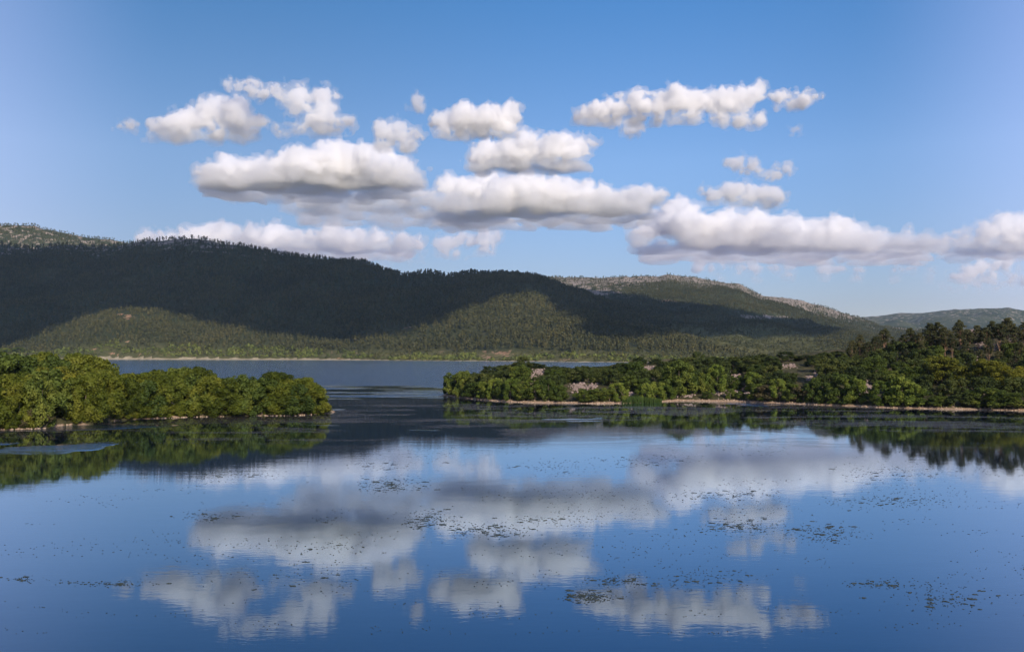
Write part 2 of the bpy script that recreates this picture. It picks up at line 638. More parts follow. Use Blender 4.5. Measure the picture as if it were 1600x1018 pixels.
ga = np.concatenate([np.linspace(-1.15, -0.62, 70), np.linspace(-0.615, 0.615, 410), np.linspace(0.62, 1.15, 70)])
gu = 800 + F * ga
gy = np.concatenate([np.geomspace(1430, 6000, 210), np.geomspace(6060, 11500, 60)])
GU, GY = np.meshgrid(gu, gy, indexing='ij')
GZ, GW, GT, GDs = hills(GU, GY)
GX = (GU - 800) / F * GY
HU, HV = uv_of(GX, GY, GZ)
iv = np.arange(GU.size).reshape(GU.shape)
hq = np.stack([iv[:-1, :-1], iv[1:, :-1], iv[1:, 1:], iv[:-1, 1:]], -1).reshape(-1, 4)
hme = np_mesh("hills", np.stack([GX, GY, GZ], -1).reshape(-1, 3), hq, [M_HILL], True)


def spot(u, v, cu, cv, ru, rv):
    return np.exp(-((u - cu) / ru) ** 2 - ((v - cv) / rv) ** 2)


def rock_of(u, v, who, T):
    r = np.where(who == 2, 0.50, 0) + np.where(who == 3, ss(0.3, 0.75, T) * 0.42, 0)
    r = r + np.where(who == 1, ss(0.76, 0.95, T) * 0.8 * ss(800, 900, u), 0) + np.where(who == 0, ss(0.78, 0.97, T) * 0.6 * ss(480, 330, u), 0)
    r = r + np.where(who == 1, spot(u, v, 930, 458, 45, 8) * 0.6 + spot(u, v, 1195, 495, 60, 4) * 0.8 + spot(u, v, 1230, 470, 40, 7) * 0.4, 0)
    return np.clip(r, 0, 1)


def soil_of(u, v):
    s = 0
    for cu, cv, ru, rv in ((205, 496, 18, 6), (190, 491, 10, 4), (200, 533, 8, 4), (248, 540, 6, 4), (175, 552, 14, 5), (205, 556, 30, 4), (785, 552, 30, 9),
                           (760, 558, 16, 4), (755, 549, 6, 3), (880, 562, 40, 2.5), (560, 551, 8, 3), (690, 549, 9, 3), (1040, 470, 30, 4),
                           (150, 546, 12, 3), (640, 512, 16, 4), (600, 495, 9, 4)):
        s = s + spot(u, v, cu, cv, ru, rv)
    # two dirt tracks down to the shore
    s = s + np.exp(-((u - (518 + (v - 550) * 0.9)) / 3.0) ** 2) * ss(544, 548, v) * 1.3 + np.exp(-((u - (531 + (v - 555) * 0.6)) / 3.0) ** 2) * ss(552, 555, v)
    return np.clip(s, 0, 1)


def grass_of(u, v, who, T, d):
    g = ss(535, 560, v) * ss(480, 680, u) * 0.75 + ss(140, 50, d) * 0.55
    g = g + np.where(who == 1, ss(0.5, 0.2, T) * ss(1340, 1250, u), 0) * 0.7
    return np.clip(g, 0, 1)


attr(hme, "rock", rock_of(HU, HV, GW, GT))
attr(hme, "soil", soil_of(HU, HV))
attr(hme, "grass", grass_of(HU, HV, GW, GT, GDs))
attr(hme, "shore", np.clip(1.3 - GDs / 6.5, 0, 1))
hill_o = add_obj("hills", hme)
tag(hill_o, kind='structure')

# ------------------------------------------------------------------ islands / headland
RS = [ground(u, v) for u, v in ((694, 618), (720, 621), (760, 625), (800, 628), (850, 629.5), (930, 630.5), (980, 629.5), (1020, 628), (1060, 626.5),
                                (1150, 627), (1250, 631.5), (1330, 634.5), (1400, 637), (1500, 639.5), (1600, 641.5))]
RS = np.array(RS)


def right_front(X):
    xs = np.concatenate([RS[:, 0], [205, 225, 240, 255]])
    ys = np.concatenate([RS[:, 1], [318, 285, 200, 60]])
    return np.interp(X, xs, ys) + 1.6 * N1(X / 9.0, 1.1) + 2.0 * N1(X / 23.0, 6.1)


TIPX = RS[0, 0]


def right_h(X, Y):
    """height of the right-hand headland"""
    X, Y = np.broadcast_arrays(np.asarray(X, float), np.asarray(Y, float))
    yf = right_front(X)
    yc = np.interp(X, [-40, -10, 40, 110, 200, 400], [455, 470, 490, 500, 490, 480])
    yb = np.interp(X, [-40, -28, -10, 20, 60, 110, 200, 400], [440, 475, 530, 560, 600, 660, 760, 800])
    zc = np.interp(X, [TIPX, TIPX + 5, -15, 5, 25, 45, 80, 120, 160, 195, 240, 400], [0.6, 3.5, 9, 13.0, 10.5, 11.5, 14.5, 16, 18, 23, 30, 38])
    t = (Y - yf) / np.maximum(yc - yf, 1)
    tb = (yb - Y) / np.maximum(yb - yc, 1)
    f = np.where(t < 1, np.clip(t, 0, 1) ** 0.85, ss(0, 1, np.clip(tb, 0, 1)))
    z = zc * f + 0.5 * np.minimum(np.clip(Y - yf, 0, 40) / 4.0, 1)
    z = z + (1.2 * N1(X / 14, Y / 14, 3.0) + 0.5 * N1(X / 5, Y / 5, 5.0)) * np.clip((Y - yf) / 25, 0, 1) * np.clip(tb * 3, 0, 1)
    z = np.where(Y < yf, (Y - yf) * 0.10, z)
    z = np.where(Y > yb, (yb - Y) * 0.10, z)
    z = z - np.clip(TIPX - X, 0, 100) * 0.5
    # the wooded rise outside the picture on the right, which shades the end of the shore
    hx = 62 * np.exp(-((X - 268) / 46) ** 2 - ((Y - 225) / 80) ** 2)
    z = np.maximum(z, np.where(X > 205, hx - 3, -5))
    return np.clip(z, -4, None)


xs = np.concatenate([np.linspace(TIPX - 14, 215, 260), np.linspace(218, 420, 40)])
rme = grid_mesh("headland", xs, np.concatenate([np.linspace(40, 300, 40), np.linspace(302, 520, 130), np.linspace(524, 830, 40)]), right_h, [M_ISLE])
headland = add_obj("headland", rme)
tag(headland, kind='structure')

LS = np.array([ground(u, v) for u, v in ((-300, 690), (-120, 676), (0, 671), (25, 670.5), (67, 669.5), (101, 664), (143, 662.5), (169, 658), (219, 654.5), (277, 652.5),
                                         (310, 651), (358, 650), (403, 648.5), (454, 649), (479, 648), (510, 645.5))])
TIPL = ground(515, 643)


def left_front(X):
    return np.interp(X, LS[:, 0], LS[:, 1]) + 1.1 * N1(X / 6.0, 4.1) + 0.8 * N1(X / 15.0, 2.1)


def left_h(X, Y):
    X, Y = np.broadcast_arrays(np.asarray(X, float), np.asarray(Y, float))
    yf = left_front(X)
    depth = np.interp(X, [-400, -190, -150, -120, -90, -62, -58], [120, 105, 88, 46, 34, 16, 5])
    t = (Y - yf) / depth
    z = 3.4 * np.sin(np.pi * np.clip(t, 0, 1)) ** 0.7 * np.clip(depth / 80, 0.25, 1) + 0.25 * np.minimum(np.clip(np.minimum(Y - yf, yf + depth - Y), 0, 3), 1)
    z = z + 0.3 * N1(X / 4, Y / 4, 8.0) * np.clip((Y - yf) / 6, 0, 1) * (t < 1)
    z = np.where(t < 0, t * 6, z)
    z = np.where(t > 1, (1 - t) * 6, z)
    z = z - np.clip(X - TIPL[0], 0, 50) * 0.5
    return np.clip(z, -3, None)


lme = grid_mesh("island", np.concatenate([np.linspace(-330, -190, 40), np.linspace(-189, TIPL[0] + 8, 180)]), np.linspace(170, 400, 140), left_h, [M_ISLE])
island = add_obj("island", lme)
tag(island, kind='structure')


# ------------------------------------------------------------------ plants
def unit(v):
    return v / np.maximum(np.linalg.norm(v, axis=-1, keepdims=True), 1e-9)


def leaves(C, Nn, size, rg, aspect=0.62, fold=0.18):
    """folded leaf-spray quads at C facing about Nn"""
    n = len(C)
    Nn = unit(Nn + rg.normal(0, 0.55, (n, 3)))
    a = unit(np.cross(Nn, rg.normal(0, 1, (n, 3))))
    b = np.cross(Nn, a)
    s = np.asarray(size)[:, None] if np.ndim(size) else size
    s = s * rg.uniform(0.65, 1.35, (n, 1))
    V = np.stack([C - a * s * 0.5, C + b * s * aspect * 0.5 + Nn * s * fold, C + a * s * 0.5, C - b * s * aspect * 0.5 + Nn * s * fold], 1)
    return V.reshape(-1, 3), np.arange(4 * n).reshape(-1, 4)


def crown_from_clumps(cl, rad, per, size, rg, squash=1.0, up=0.35):
    """leaves scattered over the outer shells of many clumps"""
    n = len(cl)
    k = np.maximum((per * (rad / rad.mean()) ** 2).astype(int), 8)
    ci = np.repeat(np.arange(n), k)
    d = unit(rg.normal(0, 1, (len(ci), 3)) + np.array([0, 0, up]))
    r = rad[ci] * rg.uniform(0.55, 1.08, len(ci)) ** 0.6
    d2 = d.copy()
    d2[:, 2] *= squash
    C = cl[ci] + d2 * r[:, None]
    return leaves(C, d, size, rg)


def tube(pts, rads, seg=6):
    pts = np.asarray(pts, float)
    V, Q = [], []
    for i, p in enumerate(pts):
        t = unit((pts[min(i + 1, len(pts) - 1)] - pts[max(i - 1, 0)])[None])[0]
        a = unit(np.cross(t, [0.31, 0.95, 0.05])[None])[0]
        b = np.cross(t, a)
        for j in range(seg):
            w = 2 * math.pi * j / seg
            V.append(p + rads[i] * (math.cos(w) * a + math.sin(w) * b))
    for i in range(len(pts) - 1):
        for j in range(seg):
            q = i * seg
            Q.append((q + j, q + (j + 1) % seg, q + seg + (j + 1) % seg, q + seg + j))
    return np.array(V), np.array(Q)


def join(parts):
    V, Fs, o = [], [], 0
    for v, f in parts:
        V.append(v)
        Fs.append(f + o)
        o += len(v)
    return np.concatenate(V), np.concatenate(Fs)


def limbs(h, r, tips, rg, split=0.35, lean=0.04):
    top = np.array([rg.normal(0, lean) * h, rg.normal(0, lean) * h, h * 0.9])
    tr = [np.array([0, 0, -0.6]) + (top - [0, 0, -0.6]) * t + rg.normal(0, 0.012 * h, 3) * (t > 0) * (t < 1) for t in np.linspace(0, 1, 6)]
    parts = [tube(tr, r * np.array([1.35, 1.0, 0.8, 0.6, 0.4, 0.15]))]
    for tp in tips:
        f = rg.uniform(split, 0.8)
        b = np.array([0, 0, -0.6]) + (top - [0, 0, -0.6]) * f
        if tp[2] < b[2]:
            b = b * np.array([1, 1, 0.4]) + np.array([0, 0, tp[2] * 0.55])
        mid = (b + tp) / 2 + np.array([0, 0, -0.04 * h]) + rg.normal(0, 0.02 * h, 3)
        parts.append(tube([b, mid, tp], [r * 0.42, r * 0.28, r * 0.09], 5))
    return join(parts)


def broad_proto(seed, nl=13, per=95, size=0.034, skirt=0.10, pointy=0.0, cl_n=64, full=False):
    """broadleaf tree or bush of height 1 and crown width 1: returns (trunk, crown)"""
    rg = np.random.default_rng(seed)
    lob, lr = [], []
    for k in range(nl):
        z = rg.uniform(skirt + 0.12, 0.86)
        prof = np.interp(z, [0, 0.3, 0.55, 0.8, 1.0], [0.36, 0.44, 0.42, 0.30 - 0.14 * pointy, 0.08])
        if full:
            z = 0.10 + 0.78 * ((k + 0.5) / nl)
            prof = np.interp(z, [0, 0.12, 0.6, 0.85, 1.0], [0.40, 0.46, 0.44, 0.30, 0.1])
        th = 2 * math.pi * (k * 0.382 + rg.uniform(-0.1, 0.1))
        q = prof * rg.uniform(0.45, 0.82)
        lob.append((q * math.cos(th), q * math.sin(th), z))
        lr.append(rg.uniform(0.13, 0.2) * (1 - 0.35 * pointy * z))
    lob.append((rg.normal(0, 0.04), rg.normal(0, 0.04), 0.86))
    lr.append(0.135 - 0.05 * pointy)
    lob, lr = np.array(lob), np.array(lr)
    li = rg.integers(0, len(lob), cl_n)
    d = unit(rg.normal(0, 1, (cl_n, 3)) + unit(lob[li] - [0, 0, 0.45]) * 0.7)
    cl = lob[li] + d * (lr[li] * rg.uniform(0.6, 1.0, cl_n))[:, None]
    cl[:, 2] = np.clip(cl[:, 2], skirt, 0.955)
    rad = rg.uniform(0.055, 0.105, cl_n)
    cl, rad = np.concatenate([cl, lob]), np.concatenate([rad, lr * 0.72])
    V, Q = crown_from_clumps(cl, rad, per, size, rg)
    tr = limbs(0.85, 0.026, lob[:7], rg, 0.18)
    return tr, (V, Q)


def pine_proto(seed, bare=0.42):
    """tall pine with bare trunk and flat layered boughs, height 1"""
    rg = np.random.default_rng(seed)
    cl, tips, rad = [], [], []
    for z in np.linspace(bare, 0.97, 12):
        R_ = np.interp(z, [bare, bare + 0.14, 0.75, 1.0], [0.13, 0.27, 0.21, 0.045]) * rg.uniform(0.8, 1.2)
        nb = 3 if z < 0.9 else 2
        t0 = rg.uniform(0, 6.28)
        for k in range(nb):
            th = t0 + 2 * math.pi * k / nb + rg.uniform(-0.5, 0.5)
            tip = np.array([R_ * math.cos(th), R_ * math.sin(th), z + rg.uniform(-0.01, 0.03)])
            tips.append(tip)
            for f in (0.45, 0.8, 1.05):
                cl.append(tip * [f, f, 1] + rg.normal(0, 0.02, 3) * [1, 1, 0.5])
                rad.append(rg.uniform(0.045, 0.08))
    V, Q = crown_from_clumps(np.array(cl), np.array(rad), 55, 0.03, rg, 0.5, 0.5)
    tr = limbs(1.0, 0.020, tips[::2], rg, 0.4, 0.02)
    return tr, (V, Q)


def far_tree(seed, kind):
    """small trees for the far slopes, about 100 faces"""
    rg = np.random.default_rng(seed)
    if kind == 'pine':
        n = 26
        z = rg.uniform(0.28, 0.98, n)
        r = np.interp(z, [0.25, 0.45, 0.8, 1], [0.17, 0.25, 0.17, 0.02]) * rg.uniform(0.5, 1.0, n)
        th = rg.uniform(0, 6.28, n)
        C = np.stack([r * np.cos(th), r * np.sin(th), z], 1)
        V, Q = leaves(C, unit(np.stack([np.cos(th), np.sin(th), 0.6 + 0 * th], 1)), 0.23, rg, 0.9)
        t = tube([(0, 0, -0.05), (0, 0, 0.7)], [0.022, 0.012], 4)
    else:
        n = 30
        d = unit(rg.normal(0, 1, (n, 3)) + [0, 0, 0.5])
        d[:, 2] = np.abs(d[:, 2])
        C = d * [0.5, 0.5, 0.8] * rg.uniform(0.7, 1, (n, 1)) + [0, 0, 0.08]
        V, Q = leaves(C, d, 0.46, rg, 0.85)
        t = tube([(0, 0, -0.05), (0, 0, 0.4)], [0.03, 0.02], 4)
    return join([(V, Q), t])


def protos(n, fn, leaf, bark, nm):
    out = []
    for k in range(n):
        tr, cr = fn(k)
        out.append((np_mesh(nm + "_trunk", tr[0], tr[1], [bark], True), np_mesh(nm + "_crown", cr[0], cr[1], [leaf])))
    return out


P_PLANE = protos(6, lambda k: broad_proto(100 + k, nl=22, per=95, size=0.044, skirt=0.02, cl_n=150, full=True), M_PLANE, M_BARK, "plane")
P_MAQ = protos(6, lambda k: broad_proto(200 + k, nl=13, per=75, size=0.058, skirt=0.03, cl_n=60, full=True), M_MAQUIS, M_BARK, "evergreen")
P_YOUNG = protos(4, lambda k: broad_proto(300 + k, nl=16, per=75, size=0.055, skirt=0.03, pointy=1.0, cl_n=80, full=True), M_YOUNG, M_BARK, "young")
P_BROAD = protos(4, lambda k: broad_proto(400 + k, nl=16, per=80, size=0.052, skirt=0.03, pointy=0.4, cl_n=85, full=True), M_BROAD, M_BARK, "broad")
P_YELLOW = protos(3, lambda k: broad_proto(500 + k, nl=17, per=90, size=0.045, skirt=0.03, cl_n=90, full=True), M_YELLOW, M_BARK, "yellow")
P_OLIVE = protos(2, lambda k: broad_proto(600 + k, nl=9, per=70, size=0.055, skirt=0.04, cl_n=40), M_OLIVE, M_BARK, "olive")
P_PINE = protos(5, lambda k: pine_proto(700 + k, 0.34 + 0.05 * k), M_PINE, M_PBARK, "pine")
KINDS = {'plane': (P_PLANE, 'broadleaf_tree', 'tree'), 'maq': (P_MAQ, 'evergreen_shrub', 'shrub'), 'young': (P_YOUNG, 'young_tree', 'tree'),
         'broad': (P_BROAD, 'leafy_bush', 'bush'), 'yellow': (P_YELLOW, 'broadleaf_tree', 'tree'), 'olive': (P_OLIVE, 'dry_bush', 'bush'),
         'pine': (P_PINE, 'pine_tree', 'pine')}


def plant(kind, x, y, z, h, w, label, group, pick=None):
    pr, name, cat = KINDS[kind]
    tr, cr = pr[int(rng.integers(len(pr))) if pick is None else pick % len(pr)]
    e = bpy.data.objects.new(name, None)
    COL.objects.link(e)
    e.location = (x, y, z - 0.1)
    e.rotation_euler = (0, 0, rng.uniform(0, 6.28))
    sx = w * rng.uniform(0.94, 1.06)
    e.scale = (sx, w * w / sx if w else w, h)
    tag(e, label, cat, group)
    add_obj("trunk", tr, e)
    add_obj("crown", cr, e)
    return e


# ---- left island: three rows of trees that hide the ground
SKY_L = [(-300, 556), (0, 562), (25, 555), (60, 552), (100, 555), (140, 559), (165, 566), (185, 578), (230, 583), (262, 573), (275, 570), (310, 575), (330, 586), (350, 584),
         (378, 588), (400, 580), (430, 578), (442, 588), (455, 581), (475, 590), (490, 594), (505, 606), (515, 628)]
MID_L = [(-300, 588), (0, 590), (60, 582), (130, 580), (170, 584), (200, 588), (235, 584), (262, 573), (275, 570), (310, 575), (330, 586), (350, 584), (378, 588), (400, 580), (430, 578), (442, 588), (455, 581), (475, 590), (490, 594), (505, 606), (515, 628)]
FRONT_L = [(-300, 596), (0, 600), (60, 588), (130, 586), (170, 589), (200, 594), (240, 588), (262, 582), (310, 585), (350, 590), (400, 587), (440, 592), (470, 594), (500, 600), (513, 618)]


def left_row(dist, step, w0, w1, tab, drop, rowname, kinds, x_from, x_to, jit=2.0):
    x = x_from
    k = 0
    while x > x_to:
        y = left_front(x) + dist + rng.uniform(-jit, jit)
        z = float(left_h(x, y))
        u, _ = uv_of(x, y, z)
        v = interp(tab, u) + drop + rng.uniform(-2, 9)
        h = float(CAMZ + te(v) * y - z)
        if h > 2.5 and z > 0.0:
            kd = kinds[int(rng.integers(len(kinds)))]
            lab = {'plane': 'dense leafy olive green tree', 'broad': 'darker green leafy bush', 'olive': 'brownish thin leaved bush', 'yellow': 'yellow green leafy tree'}[kd]
            plant(kd, x, y, z, h / 0.97, rng.uniform(w0, w1), "%s, %s from the island's tip in its %s row" % (lab, ordinal(k), rowname), rowname + ' row of trees on the wooded island')
            k += 1
        x -= step * rng.uniform(0.85, 1.15)


left_row(1.7, 5.2, 11, 14, FRONT_L, 1, 'waterside', ['plane', 'plane', 'plane', 'broad'], TIPL[0] - 2.5, -255, 1.2)
left_row(11.0, 7.0, 12.5, 16, MID_L, 0, 'middle', ['plane', 'plane', 'broad'], TIPL[0] - 9, -280)
left_row(22.0, 8.5, 13.5, 17, MID_L, -6, 'third', ['plane', 'plane', 'yellow'], -112, -290, 3)
left_row(42.0, 7.5, 14, 18, SKY_L, 1, 'fourth', ['plane', 'broad'], -122, -300, 4)
left_row(64.0, 8.0, 14, 18, SKY_L, 0, 'back', ['plane', 'broad', 'plane'], -140, -320, 4)
# low bushes hanging over the water
k = 0
for u in np.concatenate([np.linspace(505, 180, 14), np.linspace(165, -90, 13)]):
    x = float(u - 800) / F * 275
    for _ in range(3):
        x = float(u - 800) / F * float(left_front(x))
    y = float(left_front(x)) + 0.8
    kd = 'plane' if u > 75 or u < 20 else 'olive'
    plant(kd, x, y, max(float(left_h(x, y)), 0.05), rng.uniform(2.8, 5.2), rng.uniform(3.8, 6.2),
          "low %s bush overhanging the water, %s from the island's tip" % ('green' if kd == 'plane' else 'straw coloured', ordinal(k)), 'low bushes on the wooded island shore')
    k += 1

# ---- right headland
SCREE = [(845, 581, 13, 5), (832, 596, 6, 10), (903, 606, 12, 7), (927, 604, 8, 4), (1012, 576, 12, 4), (985, 616, 5, 3), (1070, 617, 16, 4), (1128, 611, 13, 8), (1150, 615, 6, 5), (1166, 611, 6, 9),
         (1222, 573, 6, 3), (1237, 572, 8, 3), (1276, 584, 4, 5), (1355, 606, 9, 9), (1150, 588, 5, 3), (1265, 592, 5, 4), (1490, 513, 9, 4), (1518, 518, 5, 3), (1553, 543, 10, 4),
         (1530, 540, 6, 4), (1525, 562, 6, 3), (1580, 533, 6, 3)]


def right_hit(u, v):
    """where the sight line at (u, v) meets the headland"""
    Y = np.arange(300, 700, 1.0)
    p = at(u, v, Y)
    z = right_h(p[0], Y)
    i = np.argmax(z >= p[2])
    if z[i] < p[2][i]:
        return None
    return float(p[0][i]), float(Y[i]), float(z[i])


def screened(x, y, z, h, w):
    """would a plant here stand in front of a patch of bare rock?"""
    u, vb = uv_of(x, y, z)
    _, vt = uv_of(x, y, z + h * 0.85)
    r = w * 0.22 * F / y
    for cu, cv, ru, rv in SCREE:
        if abs(u - cu) < ru * 0.75 + r and vt - rv * 0.3 < cv < vb + 1:
            return True
    return False


FRONT_R = [(702, 592, 16, 'broad'), (712, 584, 30, 'broad'), (724, 581, 24, 'broad'), (742, 597, 28, 'broad'), (757, 596, 24, 'young'), (772, 591, 22, 'young'), (784, 596, 20, 'broad'), (798, 591, 25, 'young'),
           (812, 600, 16, 'young'), (820, 602, 22, 'broad'), (834, 595, 32, 'broad'), (857, 592, 24, 'broad'), (873, 602, 24, 'broad'), (915, 608, 32, 'broad'), (932, 607, 30, 'broad'), (950, 606, 24, 'broad'),
           (964, 598, 26, 'young'), (1008, 598, 18, 'young'), (1024, 597, 26, 'young'), (1042, 602, 20, 'young'), (1141, 607, 13, 'broad'), (1156, 611, 11, 'broad'), (1104, 612, 13, 'broad'),
           (1185, 600, 24, 'broad'), (1201, 602, 40, 'olive'), (1217, 592, 24, 'young'), (1240, 600, 26, 'broad'), (1255, 603, 32, 'olive'), (1270, 592, 30, 'broad'), (1297, 602, 28, 'broad'),
           (1317, 585, 40, 'broad'), (1337, 592, 34, 'young'), (1375, 595, 28, 'young'), (1394, 604, 26, 'young'), (1410, 590, 40, 'young'), (1426, 598, 34, 'young'), (1443, 611, 32, 'broad'),
           (1467, 619, 24, 'broad'), (1490, 617, 30, 'maq'), (1514, 614, 34, 'maq'), (1538, 606, 46, 'broad'), (1563, 610, 40, 'broad'), (1594, 614, 42, 'broad')]
LAB = {'broad': 'mid green leafy bush', 'young': 'bright green pointed young tree', 'olive': 'dull olive brown bush', 'maq': 'dark evergreen shrub', 'yellow': 'yellow green broad tree'}
k = 0
for u, vt, wp, kd in FRONT_R:
    x = (u - 800) / F * 370
    for _ in range(4):
        y = float(right_front(np.float64(x))) + 3.2
        x = (u - 800) / F * y
    z = float(right_h(x, y))
    h = float(CAMZ + te(vt) * y - z)
    plant(kd, x, y, z, max(h, 2.5) / 0.97, wp * y / F * 1.4, "%s on the stony waterline, %s from the headland's point" % (LAB[kd], ordinal(k)), 'waterline bushes of the headland')
    k += 1
BIG_R = [(1062, 566, 52, 'broad', 618, 'just right of the reeds'), (1080, 580, 34, 'broad', 616, 'above pink rubble'), (1119, 570, 34, 'young', 614, 'above the pink rubble bank'), (1103, 584, 30, 'broad', 614, 'between two taller trees above pink rubble'),
         (1146, 588, 30, 'broad', 610, 'behind the pink rubble bank'), (1178, 581, 34, 'young', 612, 'with a forked pale trunk'), (1473, 557, 62, 'yellow', 600, 'glowing below the pines'), (1452, 568, 34, 'yellow', 600, 'at the left foot of the glowing tree'),
         (1540, 562, 52, 'yellow', 600, 'second below the pines'), (1578, 573, 50, 'yellow', 606, 'at the right edge below the pines'), (1420, 574, 44, 'broad', 604, 'below the leftmost pines'),
         (990, 566, 40, 'broad', 600, 'on the slope above the reeds'), (985, 588, 36, 'broad', 612, 'dark just behind the reeds'), (1005, 592, 26, 'maq', 614, 'right behind the reeds'), (862, 578, 40, 'broad', 602, 'above the first pink scree')]
for u, vt, wp, kd, vb, where in BIG_R:
    hh = right_hit(u, vb)
    if hh is None:
        continue
    x, y, z = hh
    h = float(CAMZ + te(vt) * y - z)
    plant(kd, x, y, z, h / 0.97, wp * y / F * 1.2, "large %s %s" % ({'broad': 'mid green broadleaf tree', 'young': 'bright green tree', 'yellow': 'yellow green tree', 'maq': 'dark evergreen bush'}[kd], where), 'larger trees of the headland')
PINES = [(1332, 531, 566), (1344, 523, 563), (1358, 534, 566), (1368, 526, 562), (1382, 514, 556), (1397, 530, 563), (1410, 524, 558), (1423, 513, 556), (1438, 520, 558), (1454, 505, 555), (1467, 503, 556), (1476, 512, 556),
         (1488, 522, 560), (1500, 501, 550), (1513, 515, 556), (1528, 508, 548), (1541, 512, 552), (1551, 502, 548), (1563, 506, 550), (1575, 497, 546), (1588, 510, 548), (1600, 504, 546), (1616, 500, 545), (1634, 502, 546),
         (1440, 536, 570), (1510, 534, 572), (1545, 530, 566), (1570, 528, 562), (1594, 534, 572), (1532, 546, 578), (1562, 548, 580), (1588, 552, 584), (1352, 548, 574), (1416, 545, 572)]
k = 0
for u, vt, vb in PINES:
    hh = right_hit(u, vb)
    if hh is None:
        continue
    x, y, z = hh
    h = float(CAMZ + te(vt) * y - z)
    plant('pine', x, y, z, h, h * rng.uniform(0.75, 1.0), "%s pine, %s from the left in the grove on the rise" % ('tall bare trunked' if h > 13 else 'shorter dark', ordinal(k)), 'pines on the headland rise', pick=k)
    k += 1
# rows of evergreen scrub up the slope
SKY_R = [(690, 598), (730, 582), (765, 575), (800, 565), (822, 561), (850, 568), (875, 571), (940, 570), (975, 566), (1000, 563), (1090, 557), (1150, 556), (1230, 552), (1320, 545), (1400, 530), (1700, 520)]
row_names = ['lowest', 'second lowest', 'lower middle', 'middle', 'upper middle', 'second highest', 'crest']
for ri, f in enumerate((0.15, 0.29, 0.43, 0.57, 0.71, 0.86, 1.0)):
    x, k = TIPX + 7 + 6 * f, 0
    while x < 262:
        yf = float(right_front(np.float64(x)))
        yc = float(np.interp(x, [-40, -10, 40, 110, 200, 400], [455, 470, 490, 500, 490, 480]))
        y = yf + (yc - yf) * f + rng.uniform(-4, 4)
        z = float(right_h(x, y))
        w = rng.uniform(8.0, 13.0)
        h = w * rng.uniform(0.55, 0.8)
        us, _ = uv_of(x, y, z)
        h = min(h, float(CAMZ + te(interp(SKY_R, us) + rng.uniform(0, 5)) * y - z))
        if z > 0.3 and h > 1.6 and not screened(x, y, z, h, w):
            kd = 'maq' if rng.random() < 0.86 or f > 0.6 else 'broad'
            plant(kd, x, y, z, h, w, "%s in the headland's %s row, %s from the point" % ('dark rounded evergreen shrub' if kd == 'maq' else 'mid green leafy bush', row_names[ri], ordinal(k)), 'scrub on the headland slope')
            k += 1
        x += w * rng.uniform(0.56, 0.8)
# skyline shrubs that stand up singly
for u, vt, w, where in ((1000, 557, 9, 'above the pale rocks'), (1090, 549, 7, 'tallest on the middle skyline'), (817, 557, 8, 'on the first hump of the headland'), (1025, 560, 8, 'right of the pale rocks'), (1050, 561, 8, 'left of the tallest skyline shrub'),
                        (1228, 549, 10, 'on the skyline left of the pines'), (1192, 553, 9, 'on the skyline above the pale rocks by the pines'), (765, 572, 8, 'on the low left skyline')):
    y = 486.0
    x = (u - 800) / F * y
    z = float(right_h(x, y))
    h = float(CAMZ + te(vt) * y - z)
    if h > 2:
        plant('maq', x, y, z, h / 0.97, w, "single dark round shrub %s" % where, 'skyline shrubs of the headland')


# ------------------------------------------------------------------ rocks
def rock_mesh(seed, mat):
    rg = np.random.default_rng(seed)
    t = (1 + 5 ** 0.5) / 2
    V = unit(np.array([(-1, t, 0), (1, t, 0), (-1, -t, 0), (1, -t, 0), (0, -1, t), (0, 1, t), (0, -1, -t), (0, 1, -t), (t, 0, -1), (t, 0, 1), (-t, 0, -1), (-t, 0, 1)], float))
    Fc = np.array([(0, 11, 5), (0, 5, 1), (0, 1, 7), (0, 7, 10), (0, 10, 11), (1, 5, 9), (5, 11, 4), (11, 10, 2), (10, 7, 6), (7, 1, 8), (3, 9, 4), (3, 4, 2), (3, 2, 6), (3, 6, 8), (3, 8, 9),
                   (4, 9, 5), (2, 4, 11), (6, 2, 10), (8, 6, 7), (9, 8, 1)])
    V = V * rg.uniform(0.6, 1.15, (12, 1)) * rg.uniform(0.65, 1.2, 3) * [1, 1, 0.75]
    return V, Fc


rocks_v = [rock_mesh(k, M_ROCK) for k in range(8)]
ROCKS = [np_mesh("boulder", v, f, [M_ROCK]) for v, f in rocks_v]
PLACE = ['on the upper pink scree', 'on the pink scree gully', 'on the pink scree mound', 'on the small scree right of the mound', 'on the pale outcrop below the crest', 'behind the reeds', 'on the low rubble right of the reeds',
         'on the tall pink rubble bank', 'between the two rubble banks', 'on the second pink rubble bank', 'on the small pale outcrop among dark scrub', 'on the wider pale outcrop among dark scrub', 'on the white streak among scrub',
         'on the rubble between bright bushes', 'on the bare spot in mid slope', 'on the stones above the brown bush', 'on the white rocks between the pines', 'on the white rocks right of the pine gap', 'on the tan ledge under the pines',
         'on the small tan ledge under the pines', 'above the yellow green tree', 'near the right edge among pines']
scree_v, scree_f, so = [], [], 0


def add_rock(x, y, z, s):
    global so
    V, Fc = rocks_v[int(rng.integers(8))]
    a = rng.uniform(0, 6.28)
    c, q = math.cos(a), math.sin(a)
    W = V * s
    W = np.stack([W[:, 0] * c - W[:, 1] * q + x, W[:, 0] * q + W[:, 1] * c + y, W[:, 2] + z], 1)
    scree_v.append(W)
    scree_f.append(Fc + so)
    so += len(W)


